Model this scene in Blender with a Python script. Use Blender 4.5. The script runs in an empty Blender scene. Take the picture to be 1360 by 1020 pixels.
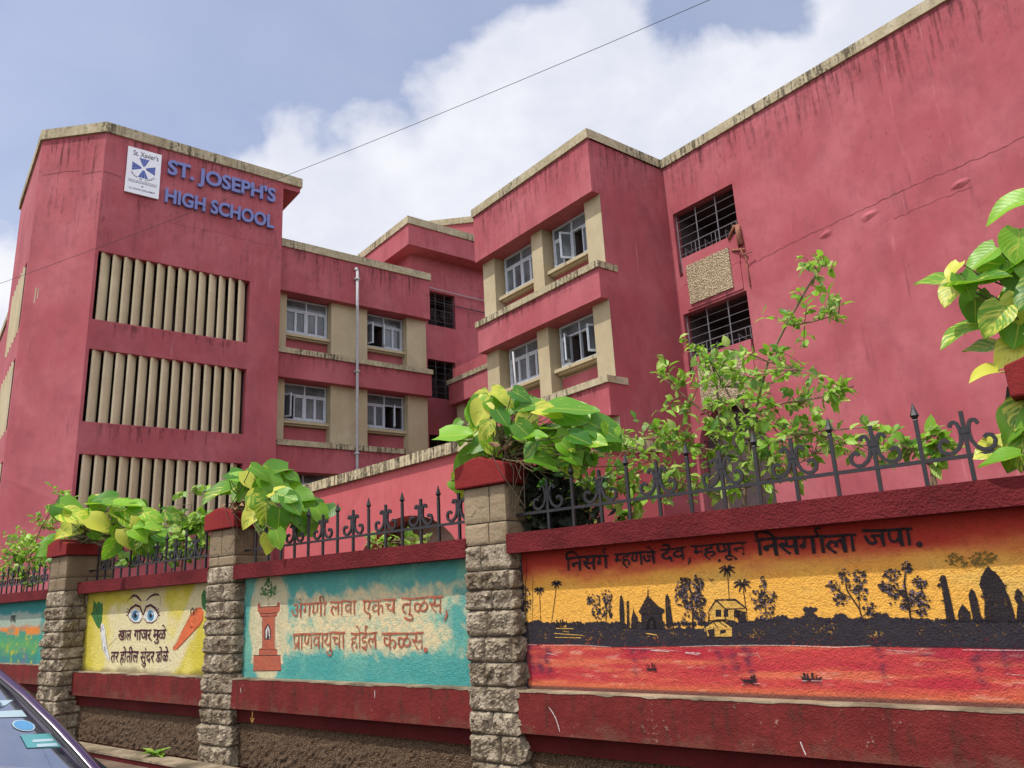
import bpy, bmesh, math, random
import numpy as np
from mathutils import Vector, Matrix
C = bpy.context.scene
COL = C.collection
R = math.radians

# ------------------------------------------------------------------ camera
cam = bpy.data.cameras.new('camera'); cam_ob = bpy.data.objects.new('camera', cam); COL.objects.link(cam_ob)
cam.sensor_width = 36.0; cam.lens = 27.24; cam.clip_start = 0.05; cam.clip_end = 3000
PITCH, ROLL = R(15.149), R(-3.036)
cp, sp, cr, sr = math.cos(PITCH), math.sin(PITCH), math.cos(ROLL), math.sin(ROLL)
fwd = Vector((0, cp, sp)); rt0 = Vector((1, 0, 0)); up0 = Vector((0, -sp, cp))
rt = rt0*cr + up0*sr; up = up0*cr - rt0*sr
cam_ob.matrix_world = Matrix(((rt.x, up.x, -fwd.x, 0), (rt.y, up.y, -fwd.y, 0), (rt.z, up.z, -fwd.z, 1.6), (0, 0, 0, 1)))
C.camera = cam_ob

# ------------------------------------------------------------------ exposure, sun, sky
C.view_settings.view_transform = 'Standard'; C.view_settings.look = 'None'
C.view_settings.exposure = 0.10; C.view_settings.gamma = 1.0
SUN_EL = R(62); SUN_H = Vector((-0.79, -0.613))
SUN_AZ = math.atan2(SUN_H.x, SUN_H.y)
sun = bpy.data.lights.new('sun', 'SUN'); sun.energy = 3.9; sun.angle = R(0.6); sun.color = (1, .95, .87)
sun_ob = bpy.data.objects.new('sun', sun); COL.objects.link(sun_ob); sun_ob.location = (-20, -20, 40)
sd = Vector((SUN_H.x*math.cos(SUN_EL), SUN_H.y*math.cos(SUN_EL), math.sin(SUN_EL)))
sun_ob.rotation_euler = (-sd).to_track_quat('-Z', 'Y').to_euler()

class NT:
    """tiny node-tree writer"""
    def __init__(s, t): s.t = t; s.t.nodes.clear()
    def n(s, kind, **kw):
        q = s.t.nodes.new('ShaderNode'+kind)
        for k, v in kw.items():
            if k.startswith('_'): setattr(q, k[1:], v)
            else: s.put(q.inputs[k.replace('__', ' ')], v)
        return q
    def put(s, sock, v):
        if hasattr(v, 'is_linked'): s.t.links.new(v, sock)
        elif isinstance(v, (tuple, list)) and len(v) == 3 and sock.type == 'RGBA': sock.default_value = (*v, 1)
        else: sock.default_value = v
    def m(s, op, a, b=0.0, c=None, clamp=False):
        q = s.t.nodes.new('ShaderNodeMath'); q.operation = op; q.use_clamp = clamp
        s.put(q.inputs[0], a); s.put(q.inputs[1], b)
        if c is not None: s.put(q.inputs[2], c)
        return q.outputs[0]
    def vm(s, op, a, b=(0, 0, 0), out=0):
        q = s.t.nodes.new('ShaderNodeVectorMath'); q.operation = op
        s.put(q.inputs[0], a); s.put(q.inputs[1], b); return q.outputs[out]
    def noise(s, vec, scale, detail=4, rough=.55, dist=0.0):
        q = s.n('TexNoise', Vector=vec, Scale=float(scale), Detail=float(detail), Roughness=float(rough), Distortion=float(dist)); return q.outputs[0]
    def ss(s, x, a, b):
        q = s.n('MapRange', _interpolation_type='SMOOTHSTEP', Value=x); q.inputs[1].default_value = a; q.inputs[2].default_value = b; return q.outputs[0]
    def mix(s, f, a, b, mode='MIX'):
        q = s.t.nodes.new('ShaderNodeMix'); q.data_type = 'RGBA'; q.blend_type = mode
        s.put(q.inputs[0], f); s.put(q.inputs[6], a); s.put(q.inputs[7], b); return q.outputs[2]

world = bpy.data.worlds.new('World'); C.world = world; world.use_nodes = True
w = NT(world.node_tree)
dirv = w.vm('NORMALIZE', w.n('TexCoord').outputs['Generated'])
sep = w.n('SeparateXYZ', Vector=dirv); dx, dy, dz = sep.outputs
sky = w.n('TexSky', _sky_type='NISHITA', _sun_disc=False, _sun_elevation=SUN_EL, _sun_rotation=SUN_AZ, _air_density=1.2, _dust_density=3.0, _ozone_density=1.5)
# clouds laid on a plane high overhead, billowing edge
zz = w.m('MAXIMUM', dz, .06)
cu = w.m('DIVIDE', dx, zz); cv = w.m('DIVIDE', dy, zz)
pl = w.n('CombineXYZ', X=cu, Y=cv, Z=0.0).outputs[0]
n1 = w.noise(w.vm('ADD', dirv, (3.1, 1.7, .4)), 6.5, 8, .52, .25)
n2 = w.noise(w.vm('ADD', dirv, (7.3, 2.2, 5.1)), 2.2, 3, .5)
n3 = w.noise(w.vm('MULTIPLY', dirv, (1, 1, 1.6)), 6.0, 6, .55, .3)
az = w.m('ARCTAN2', dx, w.m('ABSOLUTE', dy))
# coverage: cumulus bank rises towards the right, blue gap upper left
lin = w.m('MULTIPLY', w.m('SUBTRACT', w.m('ADD', w.m('MULTIPLY', az, .31), .632), dz), 2.4)
base = w.m('ADD', lin, w.m('MULTIPLY', w.m('SUBTRACT', n1, .5), .62))
base = w.m('ADD', base, w.m('MULTIPLY', w.m('SUBTRACT', n2, .5), .25))
def blob(d, r0, r1):
    d = Vector(d).normalized(); q = w.vm('DOT_PRODUCT', dirv, tuple(d), out=1); return w.ss(q, r0, r1)
gap = blob((.295, .763, .575), .984, .999)
base = w.m('SUBTRACT', base, w.m('MULTIPLY', gap, .30))
front = w.ss(dy, -.15, .25)
mfront = w.ss(base, -.02, .12)
mback = w.ss(w.m('ADD', n2, w.m('MULTIPLY', n1, .4)), .52, .78)
veil = w.m('MULTIPLY', w.ss(w.m('ADD', n3, w.m('MULTIPLY', n1, .5)), .55, 1.0), .30)
haze = w.m('MULTIPLY', w.ss(dz, .62, .12), .70)
fm = w.m('MAXIMUM', w.m('MAXIMUM', mfront, w.m('MAXIMUM', veil, .26)), haze)
mask = w.m('ADD', w.m('MULTIPLY', fm, front), w.m('MULTIPLY', w.m('MAXIMUM', mback, .35), w.m('SUBTRACT', 1.0, front)))
shade = w.ss(w.m('ADD', n3, w.m('MULTIPLY', n1, .6)), .45, 1.05)
ccol = w.mix(shade, (.95, .955, .975), (.72, .75, .84))
bright = w.mix(front, (1.95, 1.93, 1.93), (.97, .97, .99))  # clouds behind the camera made brighter to fill the wall faces
ccol = w.mix(1.0, ccol, bright, 'MULTIPLY')
bg_sky = w.n('Background', Color=w.mix(1.0, sky.outputs[0], (1.0, .94, 1.02), 'MULTIPLY'), Strength=.165)
bg_cl = w.n('Background', Color=ccol, Strength=1.0)
mx = w.n('MixShader'); w.put(mx.inputs[0], mask); w.put(mx.inputs[1], bg_sky.outputs[0]); w.put(mx.inputs[2], bg_cl.outputs[0])
w.t.links.new(mx.outputs[0], w.n('OutputWorld').inputs[0])

# ------------------------------------------------------------------ materials
def lin(r, g, b):
    f = lambda c: c/12.92 if c <= .04045 else ((c+.055)/1.055)**2.4
    return tuple(f(v/255) for v in (r, g, b))
def new_mat(name):
    m = bpy.data.materials.new(name); m.use_nodes = True; return m, NT(m.node_tree)
def finish(t, col, rough=.8, bump=None, bstr=.3, bdist=.01, spec=.3, **kw):
    p = t.n('BsdfPrincipled'); t.put(p.inputs['Base Color'], col); t.put(p.inputs['Roughness'], rough); p.inputs['Specular IOR Level'].default_value = spec
    for k, v in kw.items(): t.put(p.inputs[k.replace('__', ' ')], v)
    if bump is not None:
        b = t.n('Bump', Height=bump, Strength=bstr, Distance=bdist); t.t.links.new(b.outputs[0], p.inputs['Normal'])
    o = t.n('OutputMaterial'); t.t.links.new(p.outputs[0], o.inputs[0]); return p
def pos(t): return t.n('NewGeometry').outputs['Position']
def plaster(name, c0, c1, stain=(.10, .03, .03), stain_amt=.5, fine=60, bstr=.35, bdist=.012, streak=True, rough=.85, topz=False):
    m, t = new_mat(name); P = pos(t)
    a = t.noise(P, .55, 5, .6, .4); b = t.noise(P, 3.2, 6, .65)
    col = t.mix(t.ss(a, .35, .68), c0, c1)
    col = t.mix(t.m('MULTIPLY', t.ss(b, .45, .75), .28), col, tuple(x*.72 for x in c0))
    if streak:
        sv = t.vm('MULTIPLY', P, (2.6, 2.6, .16)); st = t.noise(sv, 2.2, 6, .7)
        patch = t.noise(P, .9, 3, .5)
        f = t.m('MULTIPLY', t.m('MULTIPLY', t.ss(st, .53, .76), t.ss(patch, .42, .70)), stain_amt)
        col = t.mix(f, col, stain)
        mot = t.ss(t.noise(t.vm('MULTIPLY', P, (1, 1, .55)), 1.6, 7, .7), .42, .68); col = t.mix(t.m('MULTIPLY', mot, stain_amt*.30), col, stain)
        mold = t.m('MULTIPLY', t.m('MULTIPLY', t.ss(t.noise(P, 7, 8, .75), .56, .70), t.ss(t.noise(P, .7, 2, .5), .52, .68)), stain_amt*.9)
        col = t.mix(mold, col, stain)
        if topz:
            zc = t.n('SeparateXYZ', Vector=P).outputs[2]; band = t.m('MULTIPLY', t.ss(zc, 11.4, 13.7), t.ss(zc, 17.5, 14.0)); sk = t.ss(t.m('ADD', t.noise(t.vm('MULTIPLY', P, (5, 5, .5)), 1.6, 7, .75), t.m('MULTIPLY', t.m('SUBTRACT', t.noise(P, 6, 6, .7), .5), .5)), .50, .68)
            col = t.mix(t.m('MULTIPLY', t.m('MULTIPLY', band, sk), .6), col, stain)
        pale = t.m('MULTIPLY', t.m('MULTIPLY', t.ss(t.noise(t.vm('MULTIPLY', P, (3.5, 3.5, .3)), 2, 4, .6), .60, .78), t.ss(t.noise(P, .5, 2), .46, .62)), .34)
        col = t.mix(pale, col, tuple(min(1, x*1.25+.12) for x in c1))
    h = t.m('ADD', t.m('MULTIPLY', t.noise(P, fine, 4, .6), .6), t.m('MULTIPLY', t.noise(P, 2.0, 4, .6), 1.2))
    finish(t, col, rough, h, bstr, bdist, .2); return m
M = {}
M['red'] = plaster('red_plaster', (.325, .074, .088), (.385, .110, .126), (.13, .040, .048), .8, topz=True)
M['red_annexe'] = plaster('red_plaster_fresh', (.40, .085, .092), (.44, .105, .112), (.2, .05, .05), .3)
M['beige_wall'] = plaster('beige_plaster', (.37, .31, .195), (.43, .37, .245), (.2, .15, .09), .4)
M['fin'] = plaster('fin_plaster', (.54, .46, .30), (.62, .54, .37), (.25, .19, .13), .5)
def coping_mat():
    m, t = new_mat('weathered_coping'); P = pos(t)
    c = t.mix(t.ss(t.noise(P, 2.2, 5, .6), .35, .7), (.33, .285, .18), (.44, .39, .27))
    st = t.noise(t.vm('MULTIPLY', P, (5.2, 5.2, .35)), 2.0, 5, .7); pt = t.noise(P, .55, 3, .5)
    f = t.m('MULTIPLY', t.ss(t.m('ADD', st, t.m('MULTIPLY', t.m('SUBTRACT', t.noise(P, 12, 4, .7), .5), .5)), .47, .60), t.ss(pt, .42, .56))
    c = t.mix(t.m('MULTIPLY', f, .9), c, (.05, .042, .03))
    g = t.m('MULTIPLY', t.ss(t.noise(P, 9, 7, .75), .47, .66), .65)
    c = t.mix(g, c, (.17, .14, .085))
    finish(t, c, .9, t.noise(P, 30, 5, .6), .4, .02, .15); return m
M['coping'] = coping_mat()
def striped_coping():
    m, t = new_mat('streaked_coping'); P = pos(t)
    st = t.noise(t.vm('MULTIPLY', P, (4.5, 4.5, .2)), 1.9, 5, .75)
    c = t.mix(t.ss(t.m('ADD', st, t.m('MULTIPLY', t.m('SUBTRACT', t.noise(P, 10, 5, .7), .5), .45)), .40, .62), (.46, .39, .25), (.05, .04, .028))
    finish(t, c, .9, t.noise(P, 30, 5, .6), .4, .02, .15); return m
M['coping_striped'] = striped_coping()
def simple(name, c, rough=.6, metal=0.0, spec=.4, var=.25, scale=12, bstr=.15, bdist=.004, **kw):
    m, t = new_mat(name); P = pos(t)
    col = t.mix(t.ss(t.noise(P, scale, 5, .6), .3, .75), c, tuple(x*(1-var) for x in c))
    finish(t, col, rough, t.noise(P, scale*5, 3, .6), bstr, bdist, spec, Metallic=metal, **kw); return m
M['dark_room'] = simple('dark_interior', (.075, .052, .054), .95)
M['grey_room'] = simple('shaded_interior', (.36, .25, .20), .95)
M['frame'] = simple('window_frame_paint', (.46, .51, .57), .5)
M['grille'] = simple('grille_iron', (.05, .045, .05), .55, spec=.4)
M['grille_light'] = simple('grille_grey_iron', (.16, .155, .17), .5)
M['iron'] = simple('black_iron_paint', (.012, .010, .013), .42, spec=.5, var=.4, scale=40, bstr=.4)
M['pipe'] = simple('pvc_pipe', (.36, .355, .36), .5)
M['rust'] = simple('rusty_iron', (.33, .14, .085), .9, var=.6, scale=20)
M['cable'] = simple('cable_rubber', (.03, .03, .035), .6)
M['letter'] = simple('blue_letter', (.135, .165, .40), .45, var=.1)
M['board'] = simple('white_board', (.70, .73, .78), .4, var=.06)
M['board_blue'] = simple('board_blue', (.05, .09, .34), .4, var=.1)
M['pane_white'] = simple('board_ink', (.06, .06, .10), .5)
def glass_mat():
    m, t = new_mat('window_glass'); P = pos(t)
    c = t.mix(t.ss(t.noise(P, 1.1, 3, .5), .25, .75), (.05, .06, .066), (.16, .185, .205))
    finish(t, c, .12, t.noise(P, 3, 2), .05, .01, .5); return m
M['glass'] = glass_mat()
def pebble(name, ca, cb, cc, sc=26):
    m, t = new_mat(name); P = pos(t)
    v = t.n('TexVoronoi', Vector=P, Scale=float(sc)); v2 = t.n('TexVoronoi', Vector=P, Scale=float(sc*2.3))
    c = t.mix(v.outputs['Color'], ca, cb); c = t.mix(t.ss(v.outputs['Distance'], .25, .62), c, cc)
    st = t.noise(t.vm('MULTIPLY', P, (3, 3, .3)), 2, 4, .6); c = t.mix(t.m('MULTIPLY', t.ss(st, .55, .7), .4), c, tuple(x*.4 for x in ca))
    h = t.m('ADD', t.m('MULTIPLY', v.outputs['Distance'], -1.0), t.m('MULTIPLY', v2.outputs['Distance'], -.4))
    finish(t, c, .9, h, 1.0, .03, .2); return m
M['pebble'] = pebble('pebbledash', (.46, .38, .25), (.56, .48, .33), (.26, .20, .125), 24)
M['plinth'] = pebble('rubble_plinth', (.24, .15, .088), (.38, .255, .165), (.085, .052, .03), 95)
def stone_mat():
    m, t = new_mat('rough_stone'); P = pos(t)
    c = t.mix(t.ss(t.noise(P, 5, 6, .65), .3, .7), (.22, .17, .11), (.58, .49, .36))
    c = t.mix(t.m('MULTIPLY', t.ss(t.noise(P, 17, 7, .75), .5, .62), .75), c, (.09, .065, .04))
    h = t.m('ADD', t.noise(P, 40, 6, .7), t.m('MULTIPLY', t.noise(P, 13, 5, .6, .5), 2.0))
    finish(t, c, .92, h, 1.0, .04, .15); return m
M['stone'] = stone_mat()
M['stone_smooth'] = plaster('shade_toned_dressed_stone', (.17, .125, .075), (.28, .215, .135), (.035, .026, .018), 1.0, 40, .6, .02)  # colour darkened to carry the shade under caps and leaves
M['mortar'] = simple('mortar', (.10, .075, .055), .95)
def painted(name, c, var=.25, stain=(.06, .02, .02), fine=95, bdist=.012, bstr=.7):
    m, t = new_mat(name); P = pos(t)
    col = t.mix(t.ss(t.noise(P, 2.4, 6, .65), .3, .72), c, tuple(x*(1-var) for x in c))
    col = t.mix(t.m('MULTIPLY', t.ss(t.noise(P, 14, 7, .75), .54, .7), .4), col, stain)
    h = t.m('ADD', t.noise(P, fine, 3, .55), t.m('MULTIPLY', t.noise(P, fine*.33, 3, .5), .8))
    finish(t, col, .8, h, bstr, bdist, .10); return m
def weathered_band():
    m, t = new_mat('weathered_red_band'); P = pos(t)
    c = t.mix(t.ss(t.noise(P, 2.2, 7, .7), .3, .72), (.165, .024, .021), (.105, .014, .013))
    sk = t.ss(t.m('ADD', t.noise(t.vm('MULTIPLY', P, (7, 7, .6)), 1.7, 6, .75), t.m('MULTIPLY', t.m('SUBTRACT', t.noise(P, 14, 6, .7), .5), .5)), .50, .66)
    c = t.mix(t.m('MULTIPLY', sk, .55), c, (.045, .022, .016))
    ch = t.ss(t.m('ADD', t.m('MULTIPLY', t.noise(P, 24, 7, .75), .7), t.m('MULTIPLY', t.noise(P, 3.1, 3), .3)), .60, .64); c = t.mix(t.m('MULTIPLY', ch, .7), c, (.30, .19, .14))
    zc = t.n('SeparateXYZ', Vector=P).outputs[2]; mud = t.m('MULTIPLY', t.ss(t.m('SUBTRACT', t.noise(P, 5, 6, .7), t.m('MULTIPLY', t.m('SUBTRACT', zc, .59), 1.1)), .38, .6), .45); c = t.mix(mud, c, (.12, .07, .045))
    finish(t, c, .8, t.m('ADD', t.noise(P, 95, 3, .55), t.m('MULTIPLY', t.noise(P, 24, 4, .6), 1.2)), .7, .012, .12); return m
M['wall_red'] = weathered_band()
M['wall_red_dark'] = painted('maroon_wall_paint', (.085, .010, .011), .35)
M['coping_red'] = painted('red_coping_paint', (.14, .018, .021), .4, fine=70, bdist=.022)
M['cap_red'] = painted('red_cap_paint', (.215, .024, .024), .25, bdist=.006)
M['worn'] = painted('worn_plaster_edge', (.34, .27, .18), .75, (.035, .03, .02), fine=60)
M['concrete'] = painted('concrete', (.17, .12, .085), .45, (.06, .045, .03))
M['asphalt'] = painted('asphalt', (.055, .053, .05), .3, (.02, .02, .02))
M['soil'] = painted('courtyard_ground', (.22, .17, .12), .4, (.08, .06, .04))
PAINT = dict(bank=(.028, .023, .030), mauve=(.20, .15, .19), ink=(.022, .017, .020), gold=(.62, .37, .08), olive=(.20, .13, .03), shade=(.10, .02, .045), foam=(.62, .55, .52), cream=(.60, .52, .33), brick=(.40, .105, .06),
             leaf=(.045, .16, .045), white=(.66, .66, .62), blue=(.07, .22, .36), plum=(.07, .012, .03), inkblue=(.07, .09, .2), orange=(.62, .14, .05), inkgreen=(.015, .05, .015))
def brushed(name, v):
    m, t = new_mat(name); P = pos(t)
    col = t.mix(t.ss(t.noise(P, 9, 6, .7), .3, .72), v, tuple(min(1, x*.72+.012) for x in v))
    h = t.m('ADD', t.noise(P, 95, 3, .55), t.m('MULTIPLY', t.noise(P, 32, 3, .5), .8)); b = t.n('Bump', Height=h, Strength=.8, Distance=.012)
    p = t.n('BsdfPrincipled', Roughness=.8); t.put(p.inputs['Base Color'], col); p.inputs['Specular IOR Level'].default_value = .10; t.t.links.new(b.outputs[0], p.inputs['Normal'])
    f = t.m('MULTIPLY', t.ss(t.m('ADD', t.m('MULTIPLY', t.noise(P, 75, 4, .6), .6), t.m('MULTIPLY', t.noise(P, 11, 5, .7), .4)), .535, .62), .75)
    x = t.n('MixShader'); t.put(x.inputs[0], f); t.t.links.new(p.outputs[0], x.inputs[1]); t.t.links.new(t.n('BsdfTransparent').outputs[0], x.inputs[2])
    t.t.links.new(x.outputs[0], t.n('OutputMaterial').inputs[0]); return m
for k, v in PAINT.items(): M['p_'+k] = brushed('paint_'+k, v)
def drip_mat():
    m, t = new_mat('rain_stain'); P = pos(t); uv = t.n('UVMap').outputs[0]; s = t.n('SeparateXYZ', Vector=uv); u, v = s.outputs[0], s.outputs[1]
    st = t.m('ADD', t.noise(t.vm('MULTIPLY', P, (6, 6, .35)), 1.6, 6, .7), t.m('MULTIPLY', t.m('SUBTRACT', t.noise(P, 8, 6, .7), .5), .35))
    run = t.m('SUBTRACT', st, t.m('MULTIPLY', v, .20)); ed = t.m('MULTIPLY', t.ss(u, .0, .15), t.ss(u, 1.0, .85))
    f = t.m('MULTIPLY', t.m('MULTIPLY', t.ss(run, .43, .66), ed), t.m('MULTIPLY', t.ss(v, 1.0, .25), .46))
    d = t.n('BsdfDiffuse', Color=(.055, .028, .026)); x = t.n('MixShader'); t.put(x.inputs[0], f); t.t.links.new(t.n('BsdfTransparent').outputs[0], x.inputs[1]); t.t.links.new(d.outputs[0], x.inputs[2])
    t.t.links.new(x.outputs[0], t.n('OutputMaterial').inputs[0]); return m
M['drip'] = drip_mat()
def attr_paint(name, bdist=.014):
    m, t = new_mat(name); P = pos(t)
    a = t.n('VertexColor', _layer_name='paint').outputs[0]
    a = t.mix(t.m('MULTIPLY', t.ss(t.noise(P, 30, 5, .7), .45, .7), .22), a, (.05, .03, .02))
    h = t.m('ADD', t.noise(P, 95, 3, .55), t.m('MULTIPLY', t.noise(P, 32, 3, .5), .8))
    finish(t, a, .8, h, .8, bdist, .10); return m
M['mural'] = attr_paint('mural_paint')
def leaf_mat(name, g0, g1, ylw, amt, trans=.35, rough=.38):
    m, t = new_mat(name)
    uv = t.n('UVMap').outputs[0]; s = t.n('SeparateXYZ', Vector=uv)
    u = t.m('SUBTRACT', t.m('FRACT', s.outputs[0]), .5); v = t.m('FRACT', s.outputs[1])
    a = t.n('VertexColor', _layer_name='tint'); tint = t.n('SeparateColor', Color=a.outputs[0])
    sv = t.n('CombineXYZ', X=t.m('MULTIPLY', t.m('ADD', s.outputs[0], t.m('MULTIPLY', t.m('ABSOLUTE', u), -.55)), 1.0), Y=t.m('SUBTRACT', s.outputs[1], t.m('MULTIPLY', t.m('ABSOLUTE', u), .9)), Z=tint.outputs[1]).outputs[0]
    st = t.noise(t.vm('MULTIPLY', sv, (3.2, 9.0, 20)), 1.0, 5, .65)
    c = t.mix(tint.outputs[0], g0, g1)
    f = t.m('MULTIPLY', t.ss(t.m('ADD', st, t.m('MULTIPLY', t.m('SUBTRACT', tint.outputs[1], .5), .55)), .50, .66), amt)
    c = t.mix(f, c, ylw)
    vein = t.m('SUBTRACT', 1.0, t.ss(t.m('ABSOLUTE', u), .0, .03)); c = t.mix(t.m('MULTIPLY', vein, .5), c, ylw)
    p = t.n('BsdfPrincipled'); t.put(p.inputs['Base Color'], c); p.inputs['Roughness'].default_value = rough; p.inputs['Specular IOR Level'].default_value = .45
    side = t.m('ABSOLUTE', t.m('SINE', t.m('MULTIPLY', t.m('SUBTRACT', v, t.m('MULTIPLY', t.m('ABSOLUTE', u), .8)), 26.0)))
    b = t.n('Bump', Height=t.m('ADD', t.m('MULTIPLY', side, .6), vein), Strength=.16, Distance=.008); t.t.links.new(b.outputs[0], p.inputs['Normal'])
    tr = t.n('BsdfTranslucent', Color=t.mix(.5, c, tuple(min(1, x*1.6) for x in g1)))
    x = t.n('MixShader'); x.inputs[0].default_value = trans; t.t.links.new(p.outputs[0], x.inputs[1]); t.t.links.new(tr.outputs[0], x.inputs[2])
    t.t.links.new(x.outputs[0], t.n('OutputMaterial').inputs[0]); return m
M['pothos'] = leaf_mat('variegated_leaf', (.030, .14, .009), (.20, .43, .020), (.66, .64, .09), .92, .36, .42)
M['shrub'] = leaf_mat('shrub_leaf', (.028, .13, .009), (.26, .48, .035), (.60, .64, .20), .45, .40, .42)
M['stem'] = simple('green_stem', (.12, .10, .04), .7); M['vine'] = simple('brown_vine', (.06, .04, .025), .85)
M['bark'] = simple('pale_bark', (.22, .15, .09), .85)
M['dry'] = simple('dry_leaf', (.28, .16, .08), .85, var=.5)
M['car'] = simple('purple_car_paint', (.032, .006, .046), .2, metal=.2, spec=.6, var=.05, bstr=.0, Coat__Weight=1.0, Coat__Roughness=.03)
M['rubber'] = simple('black_rubber', (.012, .012, .014), .55)
M['tyre'] = simple('tyre_rubber', (.02, .02, .02), .85)
M['alloy'] = simple('wheel_alloy', (.45, .45, .47), .35, metal=.8)
M['cabin'] = simple('cabin_plastic', (.05, .052, .06), .7)
M['seat'] = simple('seat_cloth', (.10, .10, .11), .9)
M['lamp'] = simple('lamp_lens', (.75, .77, .8), .1, spec=.7)
M['st_white'] = simple('sticker_pale', (.36, .47, .52), .4, var=.15)
M['st_blue'] = simple('sticker_blue', (.09, .26, .46), .4, var=.1)
M['st_green'] = simple('sticker_green', (.09, .29, .30), .4, var=.1)
M['st_ink'] = simple('sticker_ink', (.03, .07, .12), .5)
def windscreen_mat():
    m, t = new_mat('windscreen_glass')
    g = t.n('BsdfGlossy', Roughness=.03, Color=(.9, .93, 1)); tr = t.n('BsdfTransparent', Color=(.72, .78, .84))
    f = t.n('Fresnel', IOR=1.55)
    k = t.m('ADD', t.m('MULTIPLY', f.outputs[0], 1.2), .50, clamp=True)
    x = t.n('MixShader'); t.put(x.inputs[0], k); t.t.links.new(tr.outputs[0], x.inputs[1]); t.t.links.new(g.outputs[0], x.inputs[2])
    du = t.n('BsdfDiffuse', Color=(.30, .31, .36)); y = t.n('MixShader'); t.put(y.inputs[0], t.m('MULTIPLY', t.ss(t.noise(pos(t), 5, 7, .7), .3, .75), .16)); t.t.links.new(x.outputs[0], y.inputs[1]); t.t.links.new(du.outputs[0], y.inputs[2]); x = y
    t.t.links.new(x.outputs[0], t.n('OutputMaterial').inputs[0]); return m
M['windscreen'] = windscreen_mat()

# ------------------------------------------------------------------ mesh helpers
class Frame:
    """u along the face, z up, d out of the face"""
    def __init__(s, o, ax, n): s.o = Vector(o); s.ax = Vector(ax); s.n = Vector(n)
    def __call__(s, u, z, d=0.0): return s.o + s.ax*u + s.n*d + Vector((0, 0, z))
ROOTS = {}
class MB:
    def __init__(s): s.v = []; s.f = []; s.mi = []
    def add(s, vs, fs, mi=0):
        k = len(s.v); s.v += [tuple(p) for p in vs]; s.f += [tuple(i+k for i in q) for q in fs]; s.mi += [mi]*len(fs); return s
    def quad(s, a, b, c, d, mi=0): return s.add([a, b, c, d], [(0, 1, 2, 3)], mi)
    def box(s, fr, u0, u1, z0, z1, d0, d1, mi=0, skip=()):
        P = [fr(u, z, d) for d in (d0, d1) for z in (z0, z1) for u in (u0, u1)]
        F = dict(back=(0, 2, 3, 1), front=(4, 5, 7, 6), bottom=(0, 1, 5, 4), top=(2, 6, 7, 3), left=(0, 4, 6, 2), right=(1, 3, 7, 5))
        return s.add(P, [q for k, q in F.items() if k not in skip], mi)
    def obox(s, o, ax, ay, az, mi=0):
        o, ax, ay, az = map(Vector, (o, ax, ay, az))
        P = [o+ax*i+ay*j+az*k for k in (0, 1) for j in (0, 1) for i in (0, 1)]
        return s.add(P, [(0, 2, 3, 1), (4, 5, 7, 6), (0, 1, 5, 4), (2, 6, 7, 3), (0, 4, 6, 2), (1, 3, 7, 5)], mi)
    def prism(s, pts, off, mi=0):
        n = len(pts); A = [Vector(p) for p in pts]; B = [p+Vector(off) for p in A]
        return s.add(A+B, [tuple(range(n))[::-1], tuple(range(n, 2*n))]+[(i, (i+1) % n, n+(i+1) % n, n+i) for i in range(n)], mi)
    def tube(s, pts, r, n=6, mi=0, caps=True):
        pts = [Vector(p) for p in pts]; rs = r if isinstance(r, (list, tuple)) else [r]*len(pts); rings = []; prev = None
        for i, p in enumerate(pts):
            t = (pts[min(i+1, len(pts)-1)]-pts[max(i-1, 0)]).normalized()
            a = t.cross(prev if prev else (Vector((0, 0, 1)) if abs(t.z) < .9 else Vector((1, 0, 0)))).normalized(); b = t.cross(a).normalized()
            prev = (a.cross(t)).normalized() if False else prev
            rings.append([p+(a*math.cos(6.2832*k/n)+b*math.sin(6.2832*k/n))*rs[i] for k in range(n)])
        V = [q for g in rings for q in g]; F = []
        for i in range(len(pts)-1):
            for k in range(n): F.append((i*n+k, i*n+(k+1) % n, (i+1)*n+(k+1) % n, (i+1)*n+k))
        if caps: F += [tuple(range(n))[::-1], tuple(range((len(pts)-1)*n, len(pts)*n))]
        return s.add(V, F, mi)
    def build(s, name, mats, parent=None, smooth=False, loc=None, recalc=True):
        base = Vector(loc) if loc is not None else (ROOTS.get(parent.name, Vector()) if parent else Vector())
        me = bpy.data.meshes.new(name); me.from_pydata([tuple(Vector(p)-base) for p in s.v], [], s.f)
        mats = mats if isinstance(mats, (list, tuple)) else [mats]
        for q in mats: me.materials.append(M[q])
        me.polygons.foreach_set('material_index', s.mi)
        if recalc:
            bm = bmesh.new(); bm.from_mesh(me); bmesh.ops.recalc_face_normals(bm, faces=bm.faces); bm.to_mesh(me); bm.free()
        if smooth: me.polygons.foreach_set('use_smooth', [True]*len(me.polygons))
        o = bpy.data.objects.new(name, me); COL.objects.link(o)
        if parent: o.parent = parent; ROOTS[o.name] = base
        else: o.location = base
        return o
def tag(o, label=None, cat=None, group=None, kind=None):
    for k, v in (('label', label), ('category', cat), ('group', group), ('kind', kind)):
        if v: o[k] = v
    return o
def thing(name, base, label, cat, group=None):
    o = bpy.data.objects.new(name, None); COL.objects.link(o); o.location = base; o.empty_display_size = .2
    ROOTS[o.name] = Vector(base); return tag(o, label, cat, group)
def copy_tree(o, parent=None, **kw):
    c = o.copy(); COL.objects.link(c); c.parent = parent
    for ch in list(o.children): copy_tree(ch, c)
    return c
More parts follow.
